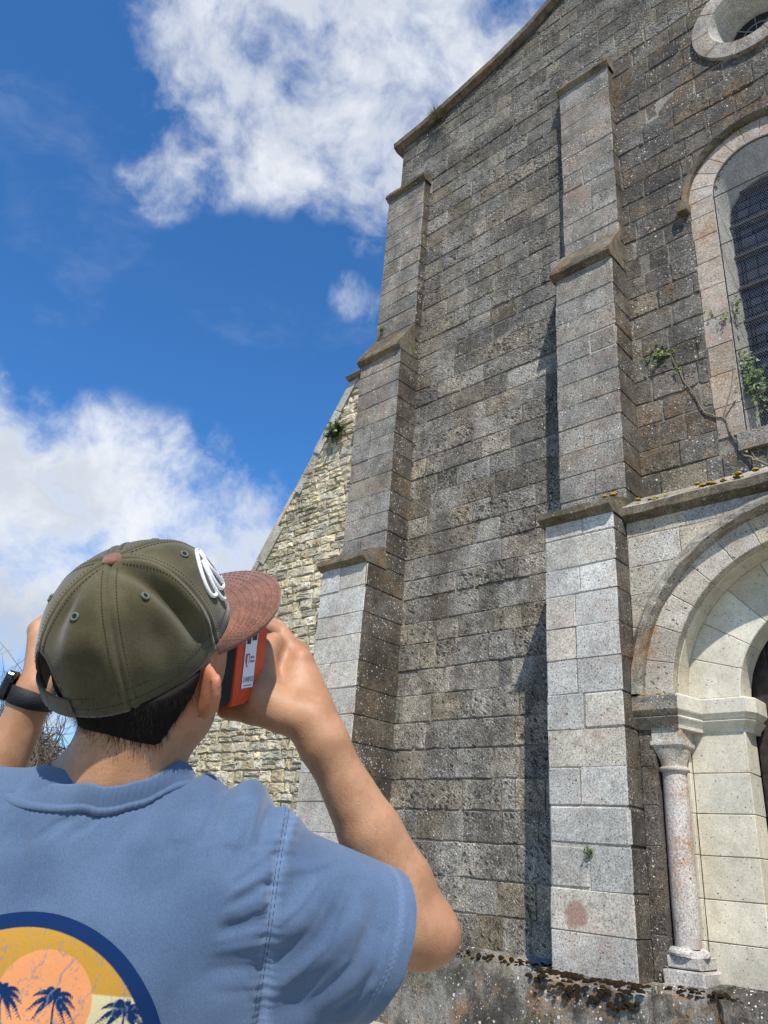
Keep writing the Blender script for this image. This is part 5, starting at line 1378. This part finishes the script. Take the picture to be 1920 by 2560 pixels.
for x, k in ((VX0 - .036, .84), (VX0 - .030, .92), (VX0 - .001, .975)):
    ringr.append([H(x, y*k, (VZ0 + VZ1)/2 + (z)*k*1.1) for y, z in ((-VY, -.045), (-VY*.9, -.052), (VY*.9, -.052), (VY, -.045), (VY, .045), (VY*.9, .05), (-VY*.9, .05), (-VY, .045))])
b.grid(ringr, close=True); b.put(ringr[0], [tuple(range(8))]); vput(b.build('face_gasket', mbk))
# label on the right side: white card with lettering
mwh = simple('label_white', (.72, .72, .74), .5); mdk = simple('label_ink', (.02, .02, .045), .6); mrd = simple('label_red', (.45, .05, .06), .6); mgr = simple('label_grey', (.18, .18, .2), .6)
LX0, LX1, LZ0, LZ1 = VX0 + .016, VX0 + .040, -.046, .030
def side(x, z, o=.0008): return H(x, -VY - o, z)
b = MB(); b.put([side(LX0, LZ0), side(LX1, LZ0), side(LX1, LZ1), side(LX0, LZ1)], [(0, 1, 2, 3)]); lab = vput(b.build('label', mwh))
def rect(b, x0, x1, z0, z1, o=.0014): b.put([side(x0, z0, o), side(x1, z0, o), side(x1, z1, o), side(x0, z1, o)], [(0, 1, 2, 3)])
b = MB(); rect(b, LX0 + .002, LX0 + .0095, .008, .024); rect(b, LX0 + .0125, LX0 + .022, .012, .026); vput(b.build('label_emblems', mdk), lab)
b = MB(); cx_l, cz_l = LX0 + .0065, -.012
b.put([side(cx_l + x, cz_l + z, .0014) for x, z in ((-.004, .008), (.004, .008), (.004, -.002), (.0, -.009), (-.004, -.002))], [(0, 1, 2, 3, 4)]); vput(b.build('label_crest', mrd), lab)
b = MB(); rect(b, cx_l - .0015, cx_l + .0015, cz_l - .006, cz_l + .0065, .0018); vput(b.build('label_crest_bar', mwh), lab)
b = MB()
for k in range(2): rect(b, LX0 + .0125, LX0 + (.0215 if k else .020), -.010 - .005*k, -.0075 - .005*k)
rect(b, LX0 + .004, LX1 - .004, -.0435, -.0425); vput(b.build('label_small_print', mgr), lab)
def text_on(txt, x0, x1, zc, h, mat, parent, name):
    cu = bpy.data.curves.new(name, 'FONT'); cu.body = txt; cu.size = 1.0; cu.align_x = 'LEFT'; o = bpy.data.objects.new(name, cu); COL.objects.link(o); bpy.context.view_layer.update()
    me = bpy.data.meshes.new_from_object(o.evaluated_get(bpy.context.evaluated_depsgraph_get())); bpy.data.objects.remove(o)
    vs = np.array([v.co[:] for v in me.vertices]); w = vs[:, 0].max() - vs[:, 0].min(); hh = vs[:, 1].max() - vs[:, 1].min()
    for v, c in zip(me.vertices, vs): v.co = side(x0 + (c[0] - vs[:, 0].min())/w*(x1-x0), zc + (c[1] - vs[:, 1].min())/hh*h - h/2, .0014)
    me.materials.clear(); me.materials.append(mat); ob = bpy.data.objects.new(name, me); COL.objects.link(ob); return vput(ob, parent)
text_on('CHARENTE', LX0 + .0015, LX1 - .0015, -.0355, .0062, mdk, lab, 'label_lettering')

# smartwatch on the left wrist
wc = lw - fl*.016; watch, wput = thing_at('wristwatch', 'black smartwatch with rubber strap on the raised left wrist', 'watch', wc)
mrub = simple('black_rubber', (.006, .006, .007), .7, .1, 300); mcas = simple('dark_glass', (.006, .007, .010), .08); mmet = simple('steel', (.45, .45, .46), .28, Metallic=1.0)
a1 = _unit(np.cross(fl, wdir(70, 1722))); a2 = np.cross(fl, a1)          # across the sight line, and along it
if a1 @ CR[0] < 0: a1 = -a1
rows = []
def wrist_r(t, sx):
    d = a1*math.cos(t) + a2*math.sin(t); c_ = wc + fl*sx; h_ = body_bvh.ray_cast(Vector(c_ + d*.07), Vector(-d), .07)
    return (.07 - h_[3]) if h_[0] is not None else .03
TS = np.linspace(0, 2*math.pi, 48, endpoint=False); base = np.array([max(wrist_r(t, -.01), wrist_r(t, .0), wrist_r(t, .01)) for t in TS]); base = (base + np.roll(base, 1) + np.roll(base, -1))/3
for sx, rr_ in ((-.0125, .0006), (-.0115, .0028), (.0115, .0028), (.0125, .0006)):
    rows.append([wc + fl*sx*(1 - .25*max(0, math.cos(t))) + (a1*math.cos(t) + a2*math.sin(t))*(base[k] + rr_) for k, t in enumerate(TS)])
b = MB(); b.grid(rows, close=True); b.grid([[wc + (p - wc)*.97 for p in rows[3]], [wc + (p - wc)*.97 for p in rows[0]]], close=True); wput(b.build('strap', mrub, smooth=True))
out = _unit(-a1*.93 - a2*.22); tan = np.cross(out, fl); cc = wc + out*(wrist_r(math.atan2(out @ a2, out @ a1), 0) + .006)
cc = cc + fl*.008
b = MB(); rows = []
for o, k in ((-.006, .86), (-.003, 1.0), (.004, 1.0), (.0065, .9)):
    rows.append([cc + out*o + fl*.0215*k*np.sign(math.cos(t))*abs(math.cos(t))**.45 + tan*.0185*k*np.sign(math.sin(t))*abs(math.sin(t))**.45 for t in np.linspace(0, 2*math.pi, 32, endpoint=False)])
b.grid(rows, close=True); b.put(rows[-1], [tuple(range(32))]); b.put(rows[0], [tuple(reversed(range(32)))]); wput(b.build('case', mcas))
b = MB(); b.tube([cc + fl*.012 + tan*.0185, cc + fl*.012 + tan*.0215], .003, 10); wput(b.build('crown', mmet))
bo = _unit(a1*.93 - a2*.36); bcn = wc + bo*(wrist_r(math.atan2(bo @ a2, bo @ a1), 0) + .004); bt = np.cross(bo, fl); b = MB()
b.tube([bcn + fl*x + bt*y for x, y in ((-.012, -.006), (.012, -.006), (.012, .006), (-.012, .006), (-.012, -.006))], .0014, 6); wput(b.build('buckle', mmet))

# thin gold chain round the neck
neckl = ring([(p[0]*.82, p[1]*.82 + .012, p[2] + .012 - .22*max(0, p[0] + .055)*(p[1] < .07)) for p in lowr], 160)
bb = MB(); mgold = simple('gold', (.75, .42, .12), .25, Metallic=1.0); pts = []
for p in neckl:
    c_ = B(.012, .066, p[2]); o = B(*p); d = _unit(o - c_); h_ = body_bvh.ray_cast(Vector(c_ + d*.2), Vector(-d), .2); pts.append(h_[0] + Vector(d)*.0012 if h_[0] is not None else Vector(o))
chain, cput = thing_at('necklace', 'thin gold chain round the neck above the blue collar', 'necklace', tuple(B(.01, .06, .02)))
for i in range(0, 160, 1):
    p, r = pts[i], pts[(i+1) % 160]; bb.tube([p, p.lerp(r, .85)], .0010, 5)
cput(bb.build('chain_links', mgold, smooth=True))
# ================================================================ plants, moss, far shrubs
mleaf, q = new_mat('ivy_leaf'); k = q.noise(q.pos, 30, 3)
finish(q, q.mix(q.tint.outputs[1], q.mix(k, (.035, .075, .012), (.075, .125, .025)), (.20, .22, .05)), .45, None, Specular_IOR_Level=.4)
mstem = simple('ivy_stem', (.19, .14, .095), .9, .3, 90); mdry = simple('dry_twig', (.20, .155, .11), .95, .35, 40); mdark = simple('dry_twig_dark', (.10, .075, .052), .95, .35, 40)
def leaf(mb, p, n, size, tint):
    n = _unit(np.array(n, float)); a = _unit(np.cross(n, [.3, .2, .9])); bdir = np.cross(n, a); an = random.uniform(0, 6.28); u = a*math.cos(an) + bdir*math.sin(an); v_ = np.cross(n, u)
    sh_ = ((0, -.2), (.42, -.35), (.5, .1), (.22, .25), (0, .75), (-.22, .25), (-.5, .1), (-.42, -.35))
    mb.put([np.array(p) + (u*x + v_*y)*size + n*size*.12*abs(x) for x, y in sh_] + [np.array(p) + n*size*.08], [(i, (i+1) % 8, 8) for i in range(8)], 0, tint)
def plant(name, label, cat, loc):
    e = empty(name, label, cat, loc); inv = Matrix.Translation(-Vector(loc))
    def put(o, parent=None): o.parent = parent or e; o.data.transform(inv); o.data.update(); return o
    return e, put
# ivy creeping from the string course towards the window
e, put = plant('ivy', 'thin ivy stem climbing from the stone ledge to the arched window', 'ivy', (-1.84, -.1, 4.95))
stem = [(-1.70, -.16, 4.87), (-1.843, -.07, 5.02), (-1.961, -.02, 5.146), (-2.052, -.012, 5.396), (-2.113, -.012, 5.596), (-2.257, -.012, 5.698), (-2.362, -.012, 5.959), (-2.484, -.012, 6.274), (-2.541, -.015, 6.50)]
b = MB(); pts = spline(stem, 50); pts = pts + np.array([[.008*math.sin(i*.9), 0, .008*math.cos(i*1.3)] for i in range(50)]); b.tube(pts, list(np.linspace(.012, .005, 50)), 5); put(b.build('stem', mstem))
for br in ([(-2.113, -.012, 5.596), (-2.09, -.012, 5.66), (-1.992, -.012, 5.935), (-1.955, -.012, 6.15)], [(-2.10, -.012, 5.59), (-2.03, -.012, 5.68), (-1.97, -.012, 5.75)], [(-1.843, -.07, 5.02), (-1.90, -.02, 5.16), (-1.93, -.03, 5.33), (-1.86, .03, 5.5)]):
    b = MB(); b.tube(spline(br, 24), list(np.linspace(.006, .003, 24)), 5); put(b.build('stem', mstem))
b = MB()
def tuft(c, r, n, sz=.035, depth=.03, warm=.35):
    for _ in range(n):
        p = np.array(c) + np.array([random.gauss(0, r[0]), -abs(random.gauss(0, depth)) - .008, random.gauss(0, r[1])])
        leaf(b, p, (random.gauss(0, .4), -1, random.gauss(.4, .4)), sz*random.uniform(.6, 1.25), (1, min(1, max(0, random.gauss(warm, .3))), 0))
tuft((-2.66, 0, 6.58), (.07, .06), 54, .042); tuft((-2.50, 0, 6.27), (.02, .06), 12, .03); tuft((-2.70, 0, 6.70), (.03, .04), 8, .028)
for p in spline(stem, 14)[1:9]: tuft(p, (.02, .02), 1, .025)
tuft((-1.85, .06, 6.85), (.025, .10), 34, .04, .03, .25); tuft((-1.98, .0, 6.74), (.04, .03), 14, .034); tuft((-2.09, .0, 6.84), (.03, .03), 7, .03)
tuft((-1.86, .10, 6.15), (.035, .10), 60, .055, .03, .15); tuft((-1.80, .10, 5.90), (.06, .12), 120, .06, .05, .15); tuft((-1.79, .10, 5.62), (.04, .05), 16, .04, .03, .1); tuft((-1.62, .12, 5.62), (.05, .03), 14, .05); tuft((-1.92, .0, 5.85), (.02, .02), 4, .03)
tag(put(b.build('leaf_mass', mleaf)), kind='stuff')
# shrub rooted in the rubble
def bush(name, label, c, n, size, lsz, warm, grass=False):
    e, put = plant(name, label, 'plant', c); b = MB(); s_ = MB()
    for _ in range(n):
        d = _unit(np.array([random.gauss(0, .8), -abs(random.gauss(.5, .4)), random.gauss(.35 if grass else .2, .6)])); L_ = size*random.uniform(.4, 1.0)
        p0 = np.array(c); p1 = p0 + d*L_*.5 + np.array([0, 0, .02*size]); p2 = p0 + d*L_ + np.array([0, 0, -.10*size*random.random()])
        s_.tube([p0, p1, p2], [.004, .003, .0015] if not grass else [.004, .003, .001], 4, tint=(1, random.random(), 0))
        if not grass:
            for t in np.linspace(.3, 1, 7): leaf(b, (p0*(1-t) + p2*t) + np.random.default_rng(random.randint(0, 10**6)).normal(size=3)*.012, (random.gauss(0, .5), -1, random.gauss(.5, .5)), lsz*random.uniform(.6, 1.2), (1, max(0, random.gauss(warm, .2)), 0))
    tag(put(s_.build('stems', mstem if not grass else mgrass)), kind='stuff'); 
    if not grass: tag(put(b.build('leaf_mass', mleaf)), kind='stuff')
mgrass, q = new_mat('dry_grass'); finish(q, q.mix(q.tint.outputs[1], (.10, .115, .03), (.34, .28, .12)), .8)
bush('wall_shrub', 'dark green shrub rooted high in the cream rubble buttress', (-7.77, .02, 7.38), 90, .24, .05, .05)
bush('roof_tuft', 'green and straw grass tuft on the gable coping', (-6.02, -.10, 12.82), 220, .26, .03, .4, True)
bush('ledge_tuft', 'small dry tuft on the left buttress above its sloping ledge', (-6.80, -.17, 8.72), 60, .12, .02, .4, True)
bush('foot_weed', 'small green weed in a joint of the pale buttress', (-3.33, -.705, 1.62), 10, .05, .02, .2)
# moss cushions along the plinth tops
mmoss, q = new_mat('moss_cushion'); k = q.noise(q.pos, 60, 4); finish(q, q.mix(k, (.012, .008, .004), (.042, .028, .013)), .98, q.noise(q.pos, 220, 3), .8, .01, Specular_IOR_Level=.02)
mb = MB()
def cushion(mb, c, r):
    rows = []
    for a in np.linspace(0, math.pi/2, 5):
        rr_ = r*math.cos(a); rows.append([(c[0] + rr_*math.cos(t)*random.uniform(.85, 1.15), c[1] + rr_*.8*math.sin(t)*random.uniform(.85, 1.15), c[2] - .006 + r*.85*math.sin(a)) for t in np.linspace(0, 6.283, 12, endpoint=False)])
    mb.grid(rows, close=True, tint=(1, 0, 0))
random.seed(21)
for _ in range(190):
    x = random.uniform(-3.82, -2.88); t = random.random()**1.6; cushion(mb, (x, -.84 + .02 + .10*(1-t) if t < .5 else -.845, .745 - .02*t - (.28*max(0, t-.5) if t > .5 else 0)), random.uniform(.010, .034))
for _ in range(210):
    x = random.uniform(-5.6, -3.84); cushion(mb, (x, -.15 + random.uniform(0, .09), .69 + random.uniform(-.02, .035)), random.uniform(.008, .026))
for _ in range(60): cushion(mb, (random.uniform(-2.86, -2.35), -.56 + random.uniform(-.03, .08), .755 + random.uniform(-.03, .012)), random.uniform(.008, .024))
tag(mb.build('moss', mmoss, smooth=True), 'dark brown moss cushions along the plinth tops', 'moss', kind='stuff')
# hanging moss under the wall plinth edge and gold lichen on the ledges
mgold, q = new_mat('yellow_lichen'); finish(q, q.mix(q.noise(q.pos, 90, 3), (.18, .115, .015), (.42, .27, .035)), .95, q.noise(q.pos, 160, 3), .8, .006)
mb = MB(); random.seed(5)
def crust(mb, c, n, r, ax=1):
    pts = []
    for i in range(11):
        a = 6.283*i/11; k = r*random.uniform(.55, 1.2); d = (math.cos(a)*k, 0, math.sin(a)*k) if ax == 1 else (math.cos(a)*k, math.sin(a)*k, 0); pts.append(tuple(np.array(c) + d))
    o = np.array(c) + np.array(n)*.012; mb.put(pts + [tuple(o)], [(i, (i+1) % 11, 11) for i in range(11)])
for x, y, z, n in ([(CBX[1] - random.uniform(0, .10), -.62 + random.uniform(-.12, .1), 4.73 + random.uniform(-.05, .03), 1) for _ in range(16)]):
    cushion(mb, (x, y, z), random.uniform(.012, .035))
for _ in range(46): x = random.uniform(-2.3, -1.75) if random.random() < .7 else random.uniform(-2.95, -2.3); cushion(mb, (x, -.50 + random.uniform(0, .14), 4.675 + random.uniform(.0, .05)), random.uniform(.010, .034))
for _ in range(9): cushion(mb, (random.uniform(-2.9, -2.7), -.50 - .02, 2.875), random.uniform(.010, .028))
tag(mb.build('lichen', mgold), 'yellow and orange lichen cushions on ledges and plinth', 'lichen', kind='stuff')

# dry thicket far behind, left of the church
def thicket(c, rx, ry, rz, n, seed, label, nup):
    e, put = plant('dry_thicket', label, 'shrub', c); r_ = np.random.default_rng(seed); c = np.array(c, float)
    core = MB(); rows = []
    for a in np.linspace(0, math.pi/2, 12): rows.append([c + np.array([rx*.90*math.cos(t)*math.cos(a)**.7, ry*.90*math.sin(t)*math.cos(a)**.7, rz*.93*math.sin(a)]) + r_.normal(size=3)*.08 for t in np.linspace(0, 6.283, 28, endpoint=False)])
    core.grid(rows, close=True); put(core.build('crown', mdark))
    ms = [MB(), MB()]
    for i in range(n):
        a, t = math.asin(r_.random()**.8), r_.uniform(0, 6.283); p = c + np.array([rx*math.cos(t)*math.cos(a)**.7, ry*math.sin(t)*math.cos(a)**.7, rz*math.sin(a)])*r_.uniform(.90, 1.02)
        d = _unit(r_.normal(size=3) + np.array([0, 0, -.2])); L_ = r_.uniform(.3, .9); q_ = p + d*L_*.5 + r_.normal(size=3)*.08; z_ = p + d*L_ + r_.normal(size=3)*.12 - np.array([0, 0, .1])
        ms[i % 2].tube([p, q_, z_], [.016, .014, .008], 3, cap=False)
    for k, m_ in enumerate(ms): put(m_.build('twigs', (mdry, mdark)[k]))
    up = MB()
    for i in range(nup):
        t = r_.uniform(0, 6.283); p = c + np.array([rx*.8*math.cos(t)*r_.random(), ry*.8*math.sin(t)*r_.random(), rz*.8]); h = r_.uniform(1.2, 2.6); d = np.array([r_.normal()*.25, r_.normal()*.25, 1]); pts = [p + d*h*k/5 + r_.normal(size=3)*.05 for k in range(6)]
        up.tube(pts, list(np.linspace(.022, .006, 6)), 4, cap=False)
        for k in range(2, 6):
            for _ in range(2): sd_ = r_.normal(size=3)*.35 + np.array([0, 0, .35]); up.tube([pts[k], pts[k] + sd_*.6, pts[k] + sd_*1.2 + r_.normal(size=3)*.06], [.009, .007, .004], 3, cap=False)
    put(up.build('branches', mdark))
def on_ground(px, dist): d = wdir(px, 1900); d[2] = 0; d = _unit(d); return tuple((CAM_POS[:2] + d[:2]*dist).tolist()) + (0.0,)
thicket(on_ground(40, 24), 2.0, 2.0, 4.0, 2600, 3, 'bare brown thicket with upright twigs behind the raised wrist', 26)
thicket(on_ground(112, 19), .62, .9, 2.75, 1500, 4, 'rounded mound of dry tangled stems between wrist and neck', 8)
thicket(on_ground(-260, 26), 3.0, 2.0, 4.4, 900, 5, 'broad bare thicket at the far end beyond the raised arm', 14)
# broken stretch of an old garden wall at its foot, laid in courses
c = on_ground(83, 15); e, put = plant('garden_wall', 'low broken garden wall of pale stones before the dry mound', 'stones', c)
random.seed(9)
z = 0.0
for r_i in range(11):
    x = -.9 + random.uniform(0, .1); h = random.uniform(.13, .17)
    while x < .35:
        w = random.uniform(.2, .38); v, f, sd_ = cbox((c[0] + x*.4 + .0, c[1] + x*.9, z), (c[0] + x*.4 + w, c[1] + x*.9 + .33, z + h - .01), .02, .015); b = MB(); b.put(v, f, 0, (random.gauss(.9, .1), random.random()*.6, .4)); put(b.build('stone', M['rubble'])); x += w
    z += h
